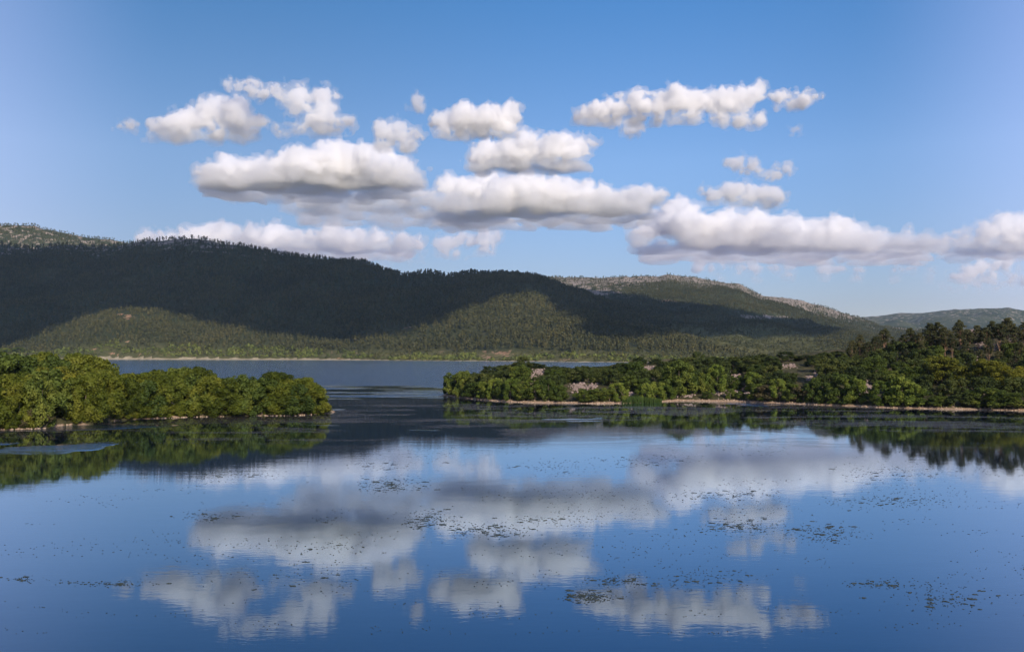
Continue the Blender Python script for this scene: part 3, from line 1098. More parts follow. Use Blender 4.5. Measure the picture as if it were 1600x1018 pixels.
for (cu, cv, ru, rv), where in zip(SCREE, PLACE):
    n_big = int(np.clip(ru * rv / 9, 4, 10))
    for k in range(n_big + int(ru * rv * 2.2)):
        u, v = cu + rng.normal(0, 0.5) * ru, cv + rng.normal(0, 0.5) * rv
        hh = right_hit(u, v)
        if hh is None:
            continue
        x, y, z = hh
        if k < n_big:
            s = rng.uniform(0.6, 1.3)
            o = add_obj("boulder", ROCKS[int(rng.integers(8))], None, (x, y, z + 0.25 * s))
            o.scale = (s, s, s * rng.uniform(0.7, 1.1))
            o.rotation_euler = (rng.uniform(-0.4, 0.4), rng.uniform(-0.4, 0.4), rng.uniform(0, 6.28))
            tag(o, "pinkish grey boulder %s" % where, 'boulder', 'boulders ' + where)
        else:
            add_rock(x, y, z + 0.12, rng.uniform(0.25, 0.75))
scree = add_obj("scree", np_mesh("scree", np.concatenate(scree_v), np.concatenate(scree_f), [M_ROCK]))
tag(scree, 'loose pinkish rubble strewn over the headland slope', 'scree', kind='stuff')
scree_v, scree_f, so = [], [], 0
for k in range(1200):
    x = rng.uniform(TIPX - 2, 190)
    y = float(right_front(np.float64(x))) + rng.normal(0.3, 0.9)
    add_rock(x, y, max(float(right_h(x, y)), -0.1) + 0.05, rng.uniform(0.10, 0.42))
for k in range(520):
    x = rng.uniform(-190, TIPL[0] + 1)
    y = float(left_front(x)) + rng.normal(-0.2, 0.6)
    if N1(x / 7.0, 9.0) > 0.1:
        add_rock(x, y, 0.03, rng.uniform(0.15, 0.5))
stones = add_obj("shore_stones", np_mesh("shore_stones", np.concatenate(scree_v), np.concatenate(scree_f), [M_STONE]))
tag(stones, 'pale stones lining the waterlines of island and headland', 'stones', kind='stuff')

# reeds
V, Q, o0 = [], [], 0
for k in range(2600):
    u = rng.uniform(972, 1034)
    p = ground(u, 629.5 + rng.uniform(-3.2, 0.8) - 1.2 * (u - 975) / 60)
    h = rng.uniform(1.6, 3.3) * (1 - 0.45 * abs(u - 995) / 40)
    a = rng.uniform(0, 6.28)
    w = 0.07
    dx, dy = math.cos(a) * w, math.sin(a) * w
    lx, ly = rng.normal(0, 0.3, 2)
    V += [(p[0] - dx, p[1] - dy, -0.1), (p[0] + dx, p[1] + dy, -0.1), (p[0] + lx * .4 + dx * .7, p[1] + ly * .4 + dy * .7, h * .6), (p[0] + lx * .4 - dx * .7, p[1] + ly * .4 - dy * .7, h * .6), (p[0] + lx, p[1] + ly, h)]
    Q += [(o0, o0 + 1, o0 + 2), (o0, o0 + 2, o0 + 3), (o0 + 3, o0 + 2, o0 + 4)]
    o0 += 5
reeds = add_obj("reeds", np_mesh("reeds", np.array(V), np.array(Q), [M_REED]))
tag(reeds, 'green reed bed in the shallows of the headland', 'reeds', kind='stuff')

# ------------------------------------------------------------------ floating weed
tW = NT("floating_weed")
M_WEED = tW.done(tW.principled(tW.ramp(tW.noise(3.0, tW.pos(), 4), [(0.35, (0.014, 0.024, 0.026)), (0.65, (0.042, 0.056, 0.052))]), 0.7, 0.3))


def mat_mesh(seed):
    """raft of weed: a few ragged strands floating together, about 1 m across"""
    rg = np.random.default_rng(seed)
    V, F4, F3, o = [], [], [], 0
    for j in range(5):
        n = 10
        th = np.linspace(0, 2 * math.pi, n, endpoint=False)
        r = 0.5 * (1 + rg.uniform(-0.4, 0.4, n))
        a = rg.uniform(0.18, 0.42)
        ring = np.stack([r * np.cos(th) * a * 1.5, r * np.sin(th) * a, 0 * th], 1)
        w = rg.normal(0, 0.25)
        ring = np.stack([ring[:, 0] * math.cos(w) - ring[:, 1] * math.sin(w), ring[:, 0] * math.sin(w) + ring[:, 1] * math.cos(w), ring[:, 2]], 1)
        ring += [rg.uniform(-0.4, 0.4), rg.uniform(-0.4, 0.4), 0]
        c = ring.mean(0)
        top = c + (ring - c) * 0.85 + np.stack([0 * r, 0 * r, 0.012 + rg.uniform(0, 0.02, n)], 1)
        V.append(np.concatenate([ring - [0, 0, 0.03], top, [c + [0, 0, 0.03 + 0.004 * j]]]))
        F4 += [(o + i, o + (i + 1) % n, o + n + (i + 1) % n, o + n + i) for i in range(n)]
        F3 += [(o + n + i, o + n + (i + 1) % n, o + 2 * n) for i in range(n)]
        o += 2 * n + 1
    return np.concatenate(V), [np.array(F4), np.array(F3)]


mats_raw = [mat_mesh(k) for k in range(8)]


def speck(seed):
    rg = np.random.default_rng(seed)
    n = 6
    th = np.linspace(0, 2 * math.pi, n, endpoint=False)
    r = 0.5 * rg.uniform(0.5, 1.2, n)
    ring = np.stack([r * np.cos(th), r * np.sin(th) * 0.6, 0 * th - 0.02], 1)
    V = np.concatenate([ring, [[0, 0, 0.05]]])
    return V, np.array([(i, (i + 1) % n, n) for i in range(n)])


specks_raw = [speck(k) for k in range(8)]
MATS = [np_mesh("weed_mat", v, f, [M_WEED]) for v, f in mats_raw]
WEED = [(608, 757, 26, 34, 9, 'below the first cloud bank reflection'), (666, 812, 22, 26, 9, 'right of the big cloud reflection'), (760, 828, 22, 52, 8, 'under the long cloud reflection'), (1158, 822, 24, 44, 8, 'in open water right of the centre'),
        (1145, 772, 14, 50, 5, 'beside the right cloud reflection'), (1285, 834, 24, 42, 11, 'right of the long cloud reflection'), (1010, 720, 8, 44, 6, 'above the right cloud reflection'), (1380, 738, 12, 70, 10, 'out from the dark pine reflections'),
        (1390, 782, 16, 60, 8, 'right of the bright water'), (920, 932, 22, 24, 6, 'on the lower small cloud reflection'), (965, 908, 12, 30, 6, 'above the lower cloud reflection'), (1085, 906, 14, 70, 14, 'over the dark blue water'),
        (1376, 912, 10, 32, 5, 'at the lower right'), (1480, 938, 14, 56, 14, 'furthest lower right'), (36, 905, 5, 26, 4, 'at the left edge of the bay'), (130, 911, 4, 24, 3, 'second from the left edge'), (190, 912, 6, 34, 4, 'left of the faint cloud reflection'),
        (350, 742, 8, 60, 5, 'before the wooded island'), (325, 806, 8, 34, 7, 'at the left end of the big cloud reflection'), (600, 726, 6, 60, 6, 'on the pale water off the island'), (860, 730, 6, 60, 9, 'in mid bay'), (520, 855, 6, 50, 8, 'below the big cloud reflection'),
        (860, 812, 8, 50, 6, 'at the foot of the middle cloud reflection'), (420, 900, 8, 90, 16, 'on the faint left cloud reflection'), (510, 812, 2, 14, 4, 'alone on the big cloud reflection'), (1453, 930, 4, 3, 16, 'in a short line at the lower right')]
wv, wf4, wf3, wo_ = [], [], [], 0
for cu, cv, n, su, sv, where in WEED:
    for k in range(n * 11):
        p = ground(cu + rng.normal(0, 0.75) * su, cv + rng.normal(0, 0.75) * sv)
        d = p[1]
        if k < n:
            s = rng.uniform(4, 10) * d / F
            o = add_obj("weed_mat", MATS[int(rng.integers(8))], None, (p[0], p[1], 0.012))
            o.scale = (s * 1.15, s * rng.uniform(0.55, 1.0), 1)
            o.rotation_euler = (0, 0, rng.uniform(-0.5, 0.5))
            tag(o, "small dark raft of floating weed %s" % where, 'water weed', 'weed rafts ' + where)
        else:
            V, f3 = specks_raw[int(rng.integers(8))]
            s = rng.uniform(1.5, 5.5) * d / F
            wv.append(V * [s, s * rng.uniform(0.6, 1.1), 0.6] + [p[0], p[1], 0.01])
            wf3.append(f3 + wo_)
            wo_ += len(V)
for k in range(9000):
    u, v = rng.uniform(-40, 1640), 690 + 300 * rng.uniform(0, 1) ** 1.9
    if N1(u / 130, v / 16, 6.0) + 0.5 * N1(u / 45, v / 7, 2.0) + 0.35 * (u / 1600) < 0.36:
        continue
    p = ground(u, v)
    V, f3 = specks_raw[int(rng.integers(8))]
    s = rng.uniform(1.4, 5.0) * p[1] / F
    wv.append(V * [s, s * rng.uniform(0.7, 1.2), 0.6] + [p[0], p[1], 0.01])
    wf3.append(f3 + wo_)
    wo_ += len(V)
specks = add_obj("floating_weed", np_mesh("floating_weed", np.concatenate(wv), np.concatenate(wf3), [M_WEED]))
tag(specks, 'fine specks of dark weed scattered over the calm bay', 'water weed', kind='stuff')


# ------------------------------------------------------------------ far forest (instances: nobody could count it)
def scatter(name, pts, scl, wid, meshes, label):
    me = bpy.data.meshes.new(name)
    me.vertices.add(len(pts))
    me.vertices.foreach_set("co", np.asarray(pts, np.float32).ravel())
    for nm, vals in (("height", scl), ("width", wid), ("turn", rng.uniform(0, 6.28, len(pts)))):
        attr(me, nm, vals)
    o = add_obj(name, me)
    tag(o, label, 'forest', kind='stuff')
    srcs = bpy.data.collections.new(name + "_sources")
    for m in meshes:
        srcs.objects.link(bpy.data.objects.new(name + "_tree", m))
    ng = bpy.data.node_groups.new(name, 'GeometryNodeTree')
    ng.interface.new_socket("Geometry", in_out='INPUT', socket_type='NodeSocketGeometry')
    ng.interface.new_socket("Geometry", in_out='OUTPUT', socket_type='NodeSocketGeometry')
    N, L = ng.nodes, ng.links
    gi, go = N.new("NodeGroupInput"), N.new("NodeGroupOutput")
    ci = N.new("GeometryNodeCollectionInfo")
    ci.inputs[0].default_value = srcs
    ci.inputs["Separate Children"].default_value = True
    ci.inputs["Reset Children"].default_value = True
    ip = N.new("GeometryNodeInstanceOnPoints")
    ip.inputs["Pick Instance"].default_value = True
    L.new(gi.outputs[0], ip.inputs["Points"])
    L.new(ci.outputs[0], ip.inputs["Instance"])

    def na(nm):
        a = N.new("GeometryNodeInputNamedAttribute")
        a.data_type = 'FLOAT'
        a.inputs[0].default_value = nm
        return a.outputs[0]
    rz = N.new("ShaderNodeCombineXYZ")
    L.new(na("turn"), rz.inputs[2])
    er = N.new("FunctionNodeEulerToRotation")
    L.new(rz.outputs[0], er.inputs[0])
    L.new(er.outputs[0], ip.inputs["Rotation"])
    sx = N.new("ShaderNodeCombineXYZ")
    L.new(na("width"), sx.inputs[0])
    L.new(na("width"), sx.inputs[1])
    L.new(na("height"), sx.inputs[2])
    L.new(sx.outputs[0], ip.inputs["Scale"])
    L.new(ip.outputs[0], go.inputs[0])
    md = o.modifiers.new("trees", 'NODES')
    md.node_group = ng
    return o


FP = [np_mesh("far_pine", *far_tree(900 + k, 'pine'), [M_FARPINE]) for k in range(5)]
FS = [np_mesh("far_shrub", *far_tree(950 + k, 'bush'), [M_FARSHRUB]) for k in range(4)]
FG = [np_mesh("far_green", *far_tree(970 + k, 'bush'), [M_FARGREEN]) for k in range(4)]

# how far the hills behind each grid point are hidden: running highest elevation along each sight line
EL = (GZ - CAMZ) / GY
RUN = np.maximum.accumulate(EL, 1)


def cand(n, y0, y1, a0=-0.66, a1=0.66):
    Y = np.sqrt(rng.uniform(y0 ** 2, y1 ** 2, n))
    a = rng.uniform(a0, a1, n)
    u = 800 + F * a
    z, who, T, d = hills(u, Y)
    X = a * Y
    iu = np.clip(np.searchsorted(gu, u) - 1, 0, len(gu) - 1)
    iy = np.clip(np.searchsorted(gy, Y - 30) - 1, 0, len(gy) - 1)
    vis = (z + 13 - CAMZ) / Y > RUN[iu, iy] - 0.0005
    uu, vv = uv_of(X, Y, z)
    m = vis & (z > 1.2) & (d > 11)
    return [q[m] for q in (X, Y, z, who, T, d, uu, vv)]


X, Y, z, who, T, d, uu, vv = cand(260000, 1500, 6200)
rk = rock_of(uu, vv, who, T)
so_ = soil_of(uu, vv)
gr = grass_of(uu, vv, who, T, d)
dens = 1 - 1.05 * rk - 0.9 * so_ - 0.93 * ss(0.25, 0.7, gr)
dens = dens * (0.62 + 0.55 * N1.fbm(X / 170, Y / 170, 1.0, 3)) * np.where(who == 1, 0.85, 1) + 0.12 * (dens > 0.4)
keep = rng.random(len(X)) < np.clip(dens, 0, 1)
n = keep.sum()
hh = rng.uniform(11, 19, n) * np.where((who[keep] == 1) | (who[keep] == 2), 0.72, 1.0)
scatter("pine_forest", np.stack([X, Y, z - 0.3], 1)[keep], hh, hh * rng.uniform(0.6, 0.95, n), FP, 'dark pine forest covering the far hillsides')
keep = (rng.random(len(X)) < np.clip(0.10 + 0.75 * gr - so_, 0, 1)) & (who != 3)
n = keep.sum()
hh = rng.uniform(2.0, 4.5, n)
scatter("scrub", np.stack([X, Y, z - 0.2], 1)[keep], hh, hh * rng.uniform(1.2, 1.9, n), FS, 'low green scrub on the plain and slopes beyond the lake')
X, Y, z, who, T, d, uu, vv = cand(60000, 1500, 2800)
keep = (d < 75 + 40 * N1(X / 60, 2.0)) & (d > 12) & (rng.random(len(X)) < 0.95 * (0.7 + 0.6 * N1(X / 45, 7.0))) & (soil_of(uu, vv) < 0.45)
n = keep.sum()
hh = rng.uniform(4, 9, n)
scatter("shoreline_shrubs", np.stack([X, Y, z - 0.2], 1)[keep], hh, hh * rng.uniform(0.9, 1.4, n), FG, 'band of light green shrubs along the far shore')
for u, vt, wp, where in ((8, 543, 18, 'at the left edge'), (30, 542, 20, 'second from the left edge'), (120, 545, 17, 'behind the wooded island crowns'), (459, 545, 18, 'left of the dirt track')):
    y = float(shore_y(u)) + 75
    x = (u - 800) / F * y
    z0 = float(hills(np.array([float(u)]), np.array([y]))[0][0])
    h = float(CAMZ + te(vt) * y - z0)
    plant('young', x, y, z0, h, wp * y / F * 1.15, "round light green tree on the far shore %s" % where, 'round trees on the far shore', pick=1)


# power pylons on the pass at the right
tS = NT("galvanised_steel")
M_STEEL = tS.done(tS.principled((0.55, 0.55, 0.53), 0.5, 0.4))
for u, vb, Yp, where in ((1293, 523, 3300, 'left of the pair'), (1298, 524, 3250, 'right of the pair')):
    p = at(u, vb, Yp)
    z0 = float(hills(np.array([float(u)]), np.array([float(Yp)]))[0][0])
    parts = []
    H = 26.0
    for sx in (-1, 1):
        for sy in (-1, 1):
            parts.append(tube([(2.4 * sx, 2.4 * sy, 0), (0.5 * sx, 0.5 * sy, H * 0.75), (0.15 * sx, 0.15 * sy, H)], [0.28, 0.22, 0.15], 4))
    for zz in (0.2, 0.4, 0.6):
        w = 2.4 - 2.5 * zz
        parts.append(tube([(-w, -w, H * zz), (w, w, H * (zz + 0.12))], [0.12, 0.12], 4))
        parts.append(tube([(w, -w, H * zz), (-w, w, H * (zz + 0.12))], [0.12, 0.12], 4))
    arms = [tube([(-4, 0, H * zz), (0, 0, H * zz + 0.5), (4, 0, H * zz)], [0.12, 0.2, 0.12], 4) for zz in (0.78, 0.88)]
    e = bpy.data.objects.new("power_pylon", None)
    COL.objects.link(e)
    e.location = (p[0], Yp, z0)
    tag(e, 'thin pale power pylon on the wooded pass, %s' % where, 'pylon', 'pylons on the pass')
    v, f = join(parts)
    add_obj("tower", np_mesh("tower", v, f, [M_STEEL]), e)
    for ar in arms:
        add_obj("crossarm", np_mesh("crossarm", ar[0], ar[1], [M_STEEL]), e)


# ------------------------------------------------------------------ clouds
def cloud(blobs, base, mfp, label, seed, wisp=0.0, g=2.0, alt=1500.0, under_px=0.0, soft=8.0):
    """blobs: (u, v, r) puffs as they stand side by side at the cloud's own distance; the base lies at one altitude"""
    rg = np.random.default_rng(seed)
    g = g * 0.85
    D = float((alt - CAMZ) / te(base))
    sc_ = D / F
    big = []
    bl = sorted(blobs)
    for i, (u, v, r) in enumerate(bl):
        big.append((u, v, r))
        for (u2, v2, r2) in bl[i + 1:i + 3]:
            if 4 < abs(u2 - u) < 60 and abs(v2 - v) < 40:
                big.append(((u + u2) / 2 + rg.normal(0, 2), (v + v2) / 2 + rg.uniform(-2, 5), (r + r2) / 2 * rg.uniform(0.75, 0.95)))
        if base - v > r * 0.7 and r > 12:
            big.append((u + rg.normal(0, 4), base - r * 0.35, r * rg.uniform(0.7, 0.9)))
    yfront = -F * (1 - (550.0 - base) / (550.0 - base + under_px))
    big = [(u, v, r, yfront * rg.uniform(0.75, 1.0) + rg.uniform(-0.7, 0.7) * r) for u, v, r in big]
    low = []
    if under_px:
        rm = float(np.mean([q[2] for q in blobs]))
        for u in np.arange(bl[0][0] + rm * 0.3, bl[-1][0] - rm * 0.3, rm * 0.7):
            for fy in np.arange(0.0, 0.66, 0.13):
                if rg.random() < 0.9:
                    yy = yfront * fy
                    low.append((u + rg.normal(0, 5), 550 - (550 - base) / (1 + yy / F) + rg.uniform(-0.15, 0.35) * rm * 0.5, rm * rg.uniform(0.45, 0.75), yy))
    def puffs(lst, kids):
        P, Rr = [], []
        for u, v, r, yy in lst:
            r = r * 0.80
            c = np.array([800 + (u - 800) * (1 + yy / F), yy, -(550 - (550 - v) * (1 + yy / F))])
            P.append(c)
            Rr.append(r)
            for k in range(kids):
                d = unit((rg.normal(0, 1, 3) + [0, -0.35, 0.3])[None])[0]
                r1 = r * rg.uniform(0.30, 0.5)
                P.append(c + d * (r * rg.uniform(0.75, 1.0)))
                Rr.append(r1)
        return np.array(P), np.array(Rr)

    def field(P, Rr, g):
        pad = 7 + 5 * g
        lo = (P - Rr[:, None]).min(0) - pad
        hi = (P + Rr[:, None]).max(0) + pad
        lo[2] = max(lo[2], -base - 14)
        nn = np.ceil((hi - lo) / g).astype(int) + 1
        ax = [lo[i] + g * np.arange(nn[i]) for i in range(3)]
        K = 3.0
        acc = np.zeros(nn, np.float32)
        for c, r in zip(P, Rr):
            m = r + 12
            s = [slice(max(int((c[i] - m - lo[i]) / g), 0), max(min(int((c[i] + m - lo[i]) / g) + 2, nn[i]), 0)) for i in range(3)]
            if any(q.stop <= q.start for q in s):
                continue
            x, y, zz = ax[0][s[0]][:, None, None], ax[1][s[1]][None, :, None], ax[2][s[2]][None, None, :]
            dd = r - np.sqrt((x - c[0]) ** 2 + (y - c[1]) ** 2 + (zz - c[2]) ** 2)
            acc[s[0], s[1], s[2]] += np.exp(np.minimum(dd, 60) / K)
        return lo, (K * np.log(acc + 1e-9)).astype(np.float32), ax[0][:, None, None], ax[1][None, :, None], ax[2][None, None, :]

    nz = Noise(seed + 77, 48)
    lo, f, gx, gy_, gz = field(*puffs(big, 6), g)
    wx = 4 * nz(gx / 17, gy_ / 17, gz / 17 + 5)
    for wl_, am in ((21.0, 7.5), (10.0, 6.0), (5.2, 3.8)):
        f += am * (1.5 * np.abs(nz((gx + wx) / wl_, gy_ / wl_, (gz + wx) / wl_ + wl_)) - 0.62).astype(np.float32)
    if wisp:
        f += wisp * 9 * nz.fbm(gx / 16, gy_ / 16, gz / 12, 4, 0.65).astype(np.float32)
        f -= wisp * 7 * np.clip(nz(gx / 30, gy_ / 30, gz / 20) + 0.1, 0, 1)
    under = (gz + base) * 1.0 + soft * nz(gx / 22, gy_ / 22, 1.7) + 2.0
    veil = f + 4.4 + 6.5 * nz.fbm(gx / 8, gy_ / 8, gz / 7 + 31, 3, 0.65).astype(np.float32)
    veil = np.minimum(veil, under + 2.5)
    rmean = float(np.mean([b[2] for b in blobs]))
    top = np.minimum(f - 1.2, under - 0.6 * rmean - 9 * nz(gx / 14, gy_ / 14, gz / 14 + 3))
    f = np.minimum(f - 0.6, under)

    def closed(a):
        for i in range(3):
            a = np.moveaxis(a, i, 0)
            a[0] = -5
            a[-1] = -5
            a = np.moveaxis(a, 0, i)
        return a
    pos, q = surface_nets(closed(f[::2, ::2, ::2].copy()))
    pos4, q4 = surface_nets(closed(top)) if (top > 0).any() else (None, None)
    pos2, q2 = surface_nets(closed(veil[::2, ::2, ::2].copy()))
    # scale local picture-size units to metres at the cloud's distance
    def to_world(p, lo=lo, g=g):
        w = lo + p * g
        return np.stack([(w[:, 0] - 800) * sc_, D + w[:, 1] * sc_, CAMZ + (550.0 + w[:, 2]) * sc_], 1)
    W = to_world(pos * 2)
    cx, cz = W.mean(0)[0], (alt)
    me = np_mesh("cloud", W - [cx, D, cz], q, [cloud_mat(1.0 / (2.7 * mfp * sc_))], True)
    o = add_obj("cloud", me, None, (cx, D, cz))
    tag(o, label, 'cloud', 'fair weather clouds over the lake')
    if q4 is not None:
        add_obj("cloud_top", np_mesh("cloud_top", to_world(pos4) - [cx, D, cz], q4, [cloud_mat(1.0 / (0.65 * mfp * sc_))], True), o)
    if low:
        g3 = g * 1.6
        lo3, f3, bx_, by_, bz_ = field(*puffs(low, 2), g3)
        f3 += 9 * nz.fbm(bx_ / 18, by_ / 18, bz_ / 12 + 11, 3, 0.6).astype(np.float32)
        f3 = np.minimum(f3, (bz_ + base) + soft * nz(bx_ / 26, by_ / 26, 4.4) + 2.0)
        pos3, q3 = surface_nets(closed(f3))
        add_obj("cloud_base", np_mesh("cloud_base", to_world(pos3, lo3, g3) - [cx, D, cz], q3, [cloud_mat(1.0 / (2.3 * mfp * sc_))], True), o)
    add_obj("cloud_fringe", np_mesh("cloud_fringe", to_world(pos2 * 2) - [cx, D, cz], q2, [cloud_mat(1.0 / (3.2 * mfp * sc_))], True), o)
    return o


CL = [
    ([(325, 285, 28), (350, 275, 30), (390, 272, 32), (430, 274, 32), (470, 264, 36), (510, 258, 40), (546, 250, 32), (582, 260, 38), (620, 272, 32), (646, 282, 22)], 313, 9, 'large flat based white cloud, widest in the left half of the sky', 0.1, 2.0),
    ([(468, 322, 20), (508, 322, 26), (505, 311, 16), (560, 326, 30), (610, 328, 32), (660, 326, 32), (710, 328, 28), (745, 332, 18)], 353, 16, 'greyer shaded cloud tucked below the large flat based one', 0.2, 2.2),
    ([(692, 290, 16), (720, 300, 26), (760, 306, 32), (800, 306, 34), (840, 300, 34), (880, 314, 34), (920, 322, 34), (960, 324, 32), (990, 318, 28), (1015, 308, 20)], 356, 9, 'bright heaped cloud in the middle of the sky', 0.1, 2.2),
    ([(1000, 366, 20), (1040, 348, 28), (1058, 332, 22), (1078, 345, 26), (1096, 362, 34), (1130, 366, 36), (1170, 368, 36), (1210, 370, 34), (1250, 368, 32), (1290, 368, 32), (1330, 374, 30), (1370, 382, 28), (1410, 388, 26), (1452, 390, 26)], 410, 11, 'long white cloud bank over the right hand hill', 0.15, 2.4),
    ([(1480, 388, 22), (1510, 382, 16), (1535, 362, 16), (1562, 354, 22), (1592, 356, 24), (1625, 358, 26), (1560, 390, 18), (1600, 386, 20), (1640, 388, 22)], 404, 16, 'broken cloud at the right edge of the sky', 0.5, 2.4),
    ([(1490, 432, 9), (1512, 424, 14), (1545, 414, 15), (1575, 408, 14)], 442, 14, 'small low cloud in the lower right of the sky', 0.5, 2.0),
    ([(225, 373, 12), (260, 374, 15), (300, 370, 18), (345, 367, 24), (390, 374, 24), (430, 370, 26), (468, 378, 24), (512, 372, 24), (550, 378, 24), (592, 380, 22), (630, 380, 20), (652, 378, 14)], 404, 11, 'peach tinted cloud rising behind the big dark hill', 0.2, 2.2),
    ([(690, 378, 15), (720, 373, 18), (755, 370, 18), (780, 368, 10)], 400, 22, 'faint low cloud above the middle ridge', 0.5, 2.2),
    ([(238, 196, 17), (268, 188, 24), (300, 180, 26), (338, 166, 27), (372, 170, 26), (396, 186, 18), (285, 206, 17), (345, 190, 16)], 218, 15, 'wispy white cloud at the upper left', 0.6, 2.0),
    ([(352, 128, 8), (388, 133, 15), (428, 139, 18), (468, 138, 16), (500, 142, 14), (517, 150, 11), (455, 170, 16), (474, 160, 13), (490, 183, 17), (510, 176, 20), (530, 190, 15), (550, 196, 9)], 206, 15, 'ragged arching cloud beside the wispy upper left one', 0.42, 1.8),
    ([(595, 202, 16), (610, 196, 17), (630, 206, 15), (652, 206, 11), (605, 220, 14), (640, 220, 13)], 232, 16, 'small ragged cloud above the large flat based one', 0.5, 1.7),
    ([(695, 186, 21), (720, 182, 23), (745, 188, 24), (770, 185, 23), (795, 176, 19), (806, 171, 11)], 213, 9, 'small crisp white cloud high in the middle', 0.12, 1.7),
    ([(745, 246, 18), (766, 240, 21), (790, 238, 25), (815, 229, 27), (850, 226, 24), (880, 226, 23), (905, 226, 19), (925, 220, 12), (800, 255, 14)], 268, 10, 'lumpy white cloud just above the bright heaped one', 0.25, 1.8),
    ([(908, 180, 16), (935, 174, 18), (960, 166, 20), (995, 157, 23), (1028, 162, 18), (1055, 152, 23), (1090, 156, 23), (1125, 156, 23), (1155, 152, 22), (1180, 146, 17), (1190, 134, 8)], 194, 10, 'long white cloud high in the right half', 0.25, 1.8),
    ([(1220, 156, 11), (1240, 148, 13), (1260, 153, 10), (1280, 148, 7)], 168, 9, 'small white cloud at the right end of the high ones', 0.25, 1.5),
    ([(1108, 302, 15), (1140, 304, 18), (1165, 297, 17), (1195, 305, 17), (1222, 307, 14)], 320, 18, 'thin cloud above the long right hand bank', 0.4, 1.8),
    ([(1142, 258, 10), (1162, 252, 10), (1185, 268, 10), (1215, 271, 12), (1232, 262, 8)], 283, 20, 'thin shred of cloud above the thin right one', 0.6, 1.5),
    ([(985, 205, 7), (998, 198, 8), (968, 188, 7)], 214, 18, 'tiny shred under the long high cloud', 0.4, 1.3),
    ([(1090, 414, 12), (1130, 412, 14), (1180, 416, 14), (1230, 414, 14), (1290, 418, 15), (1340, 420, 14), (1400, 418, 15), (1450, 420, 14)], 440, 32, 'faint grey veil hanging under the long right hand bank', 0.7, 2.2),
    ([(1480, 452, 8), (1530, 446, 10), (1580, 440, 11), (1620, 436, 12)], 468, 30, 'faint pale haze cloud low over the right hand pines', 0.7, 2.2),
    ([(420, 402, 10), (470, 402, 12), (520, 404, 12), (570, 402, 12), (620, 402, 12), (660, 400, 10)], 420, 30, 'faint low veil under the peach tinted cloud', 0.7, 2.2),
    ([(650, 155, 9), (645, 162, 6)], 170, 22, 'tiny puff between the upper left clouds and the crisp one', 0.4, 1.3),
    ([(1245, 204, 8)], 213, 24, 'tiny faint puff in the empty right sky', 0.3, 1.3),
    ([(186, 196, 6), (198, 194, 7)], 203, 24, 'tiny faint puff left of the wispy cloud', 0.3, 1.3),
]
UNDER = {0: 30, 1: 38, 2: 32, 3: 30, 4: 18, 6: 20, 12: 10}
for i, (bl, base, mfp, lab, wisp, g) in enumerate(CL):
    cloud(bl, base, mfp, lab, 1000 + i, wisp, g, under_px=UNDER.get(i, 0))


# the broad cloud overhead whose shade lies on the far hillsides
def inside(poly, u, v):
    c = np.zeros(u.shape, bool)
    n = len(poly)
    for i in range(n):
        x0, y0 = poly[i]
        x1, y1 = poly[(i + 1) % n]
        hit = ((y0 > v) != (y1 > v)) & (u < (x1 - x0) * (v - y0) / (y1 - y0 + 1e-9) + x0)
        c ^= hit
    return c


DARK = [(-700, 300), (-700, 548), (0, 546), (70, 530), (120, 500), (180, 476), (260, 480), (340, 500), (430, 518), (540, 528), (600, 526), (650, 512), (690, 494), (735, 472), (790, 458), (850, 448),
        (890, 500), (930, 530), (1010, 528), (1150, 520), (1300, 522), (1310, 512), (1200, 494), (1100, 478), (1000, 462), (930, 452), (895, 440), (850, 380), (600, 300)]
ALT = 1750.0
vis = EL >= RUN - 0.004
dark = inside(DARK, HU, HV) & vis & (GZ > 1) & ((GW == 0) | (GW == 4) | ((GW == 1) & (HV > 450)))
k_ = (ALT - GZ) / math.tan(SUN_EL)
PX, PY = GX + SUN_H.x * k_, GY + SUN_H.y * k_
cell = 30.0
pts_x, pts_y = PX[dark], PY[dark]
x0, y0 = pts_x.min() - 300, pts_y.min() - 300
nx, ny = int((pts_x.max() + 300 - x0) / cell) + 1, int((pts_y.max() + 300 - y0) / cell) + 1
H1 = np.zeros((nx, ny))
H0 = np.zeros((nx, ny))
np.add.at(H1, (((pts_x - x0) / cell).astype(int), ((pts_y - y0) / cell).astype(int)), 1)
lit = vis & (GZ > 1) & ~dark
lx_, ly_ = ((PX[lit] - x0) / cell).astype(int), ((PY[lit] - y0) / cell).astype(int)
mm = (lx_ >= 0) & (lx_ < nx) & (ly_ >= 0) & (ly_ < ny)
np.add.at(H0, (lx_[mm], ly_[mm]), 1)


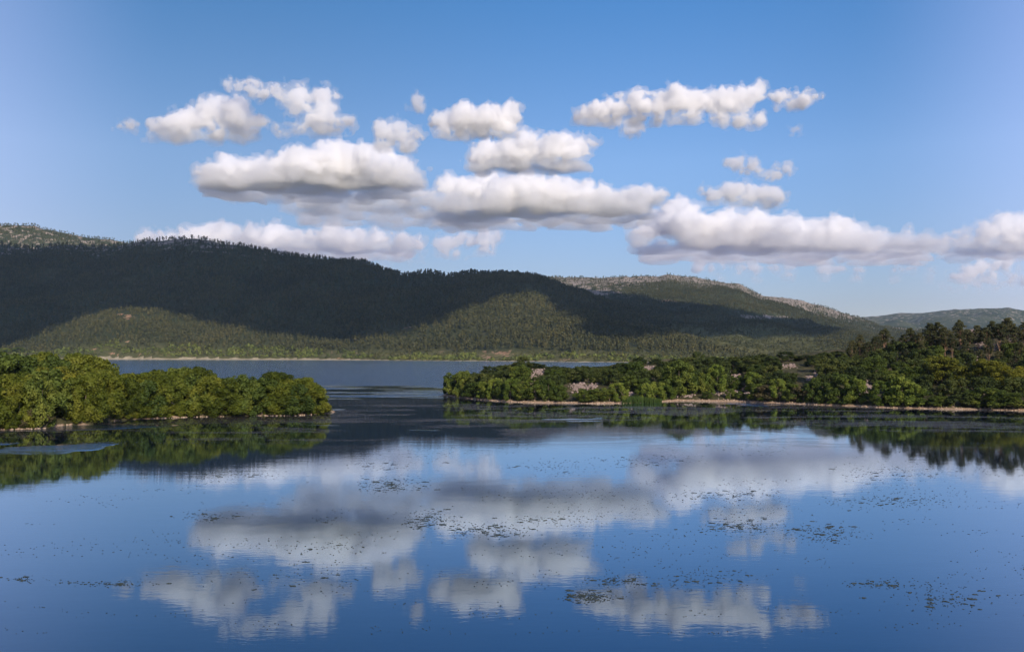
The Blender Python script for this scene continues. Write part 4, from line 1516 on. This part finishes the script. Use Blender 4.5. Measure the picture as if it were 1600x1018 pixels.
def blur(a, n=2):
    for _ in range(n):
        p = np.pad(a, 1, mode='edge')
        a = (p[:-2, 1:-1] + p[2:, 1:-1] + p[1:-1, :-2] + p[1:-1, 2:] + 2 * p[1:-1, 1:-1]) / 6
    return a


H1b, H0b = blur(H1, 7), blur(H0, 7)
ratio = np.where(H1b + H0b > 0.02, H1b / np.maximum(H1b + H0b, 1e-6), 0)
ratio = blur(ratio, 2)
cz = np.arange(-4, 5) * cell
XX = x0 + cell * np.arange(nx)[:, None, None]
YY = y0 + cell * np.arange(ny)[None, :, None]
fld = (ratio[:, :, None] - 0.5) * 170 + 85 * N1.fbm(XX / 190, YY / 190, cz[None, None] / 80, 3)
fld = np.minimum(fld, 42 - np.abs(cz)[None, None] + 18 * N1(XX / 170, YY / 170, 3.0)).astype(np.float32)
fld[0], fld[-1], fld[:, 0], fld[:, -1], fld[:, :, 0], fld[:, :, -1] = (-50,) * 6
pos, q = surface_nets(fld)
W = pos * cell + [x0, y0, ALT + cz[0]]
cen = W.mean(0)
o = add_obj("cloud", np_mesh("cloud", W - cen, q, [cloud_mat(1 / 7.0)], True), None, tuple(cen))
tag(o, 'broad overhead cloud that shades the far hillsides', 'cloud', 'fair weather clouds over the lake')

# ------------------------------------------------------------------ haze
bx = np.array([(x, y, z) for x in (-11500, 11500) for y in (-1600, 12000) for z in (-11, 640)], float)
hf = np.array([(0, 1, 3, 2), (4, 6, 7, 5), (0, 4, 5, 1), (2, 3, 7, 6), (0, 2, 6, 4), (1, 5, 7, 3)])
mh = bpy.data.materials.new("haze")
mh.use_nodes = True
mh.node_tree.nodes.clear()
oh = mh.node_tree.nodes.new("ShaderNodeOutputMaterial")
pv = mh.node_tree.nodes.new("ShaderNodeVolumePrincipled")
pv.inputs["Color"].default_value = (0.55, 0.76, 1.0, 1)
pv.inputs["Density"].default_value = 2.0e-5
mh.node_tree.links.new(pv.outputs[0], oh.inputs["Volume"])
hz = add_obj("haze", np_mesh("haze", bx, hf, [mh]))
tag(hz, 'thin bluish haze in the air', 'haze', kind='stuff')
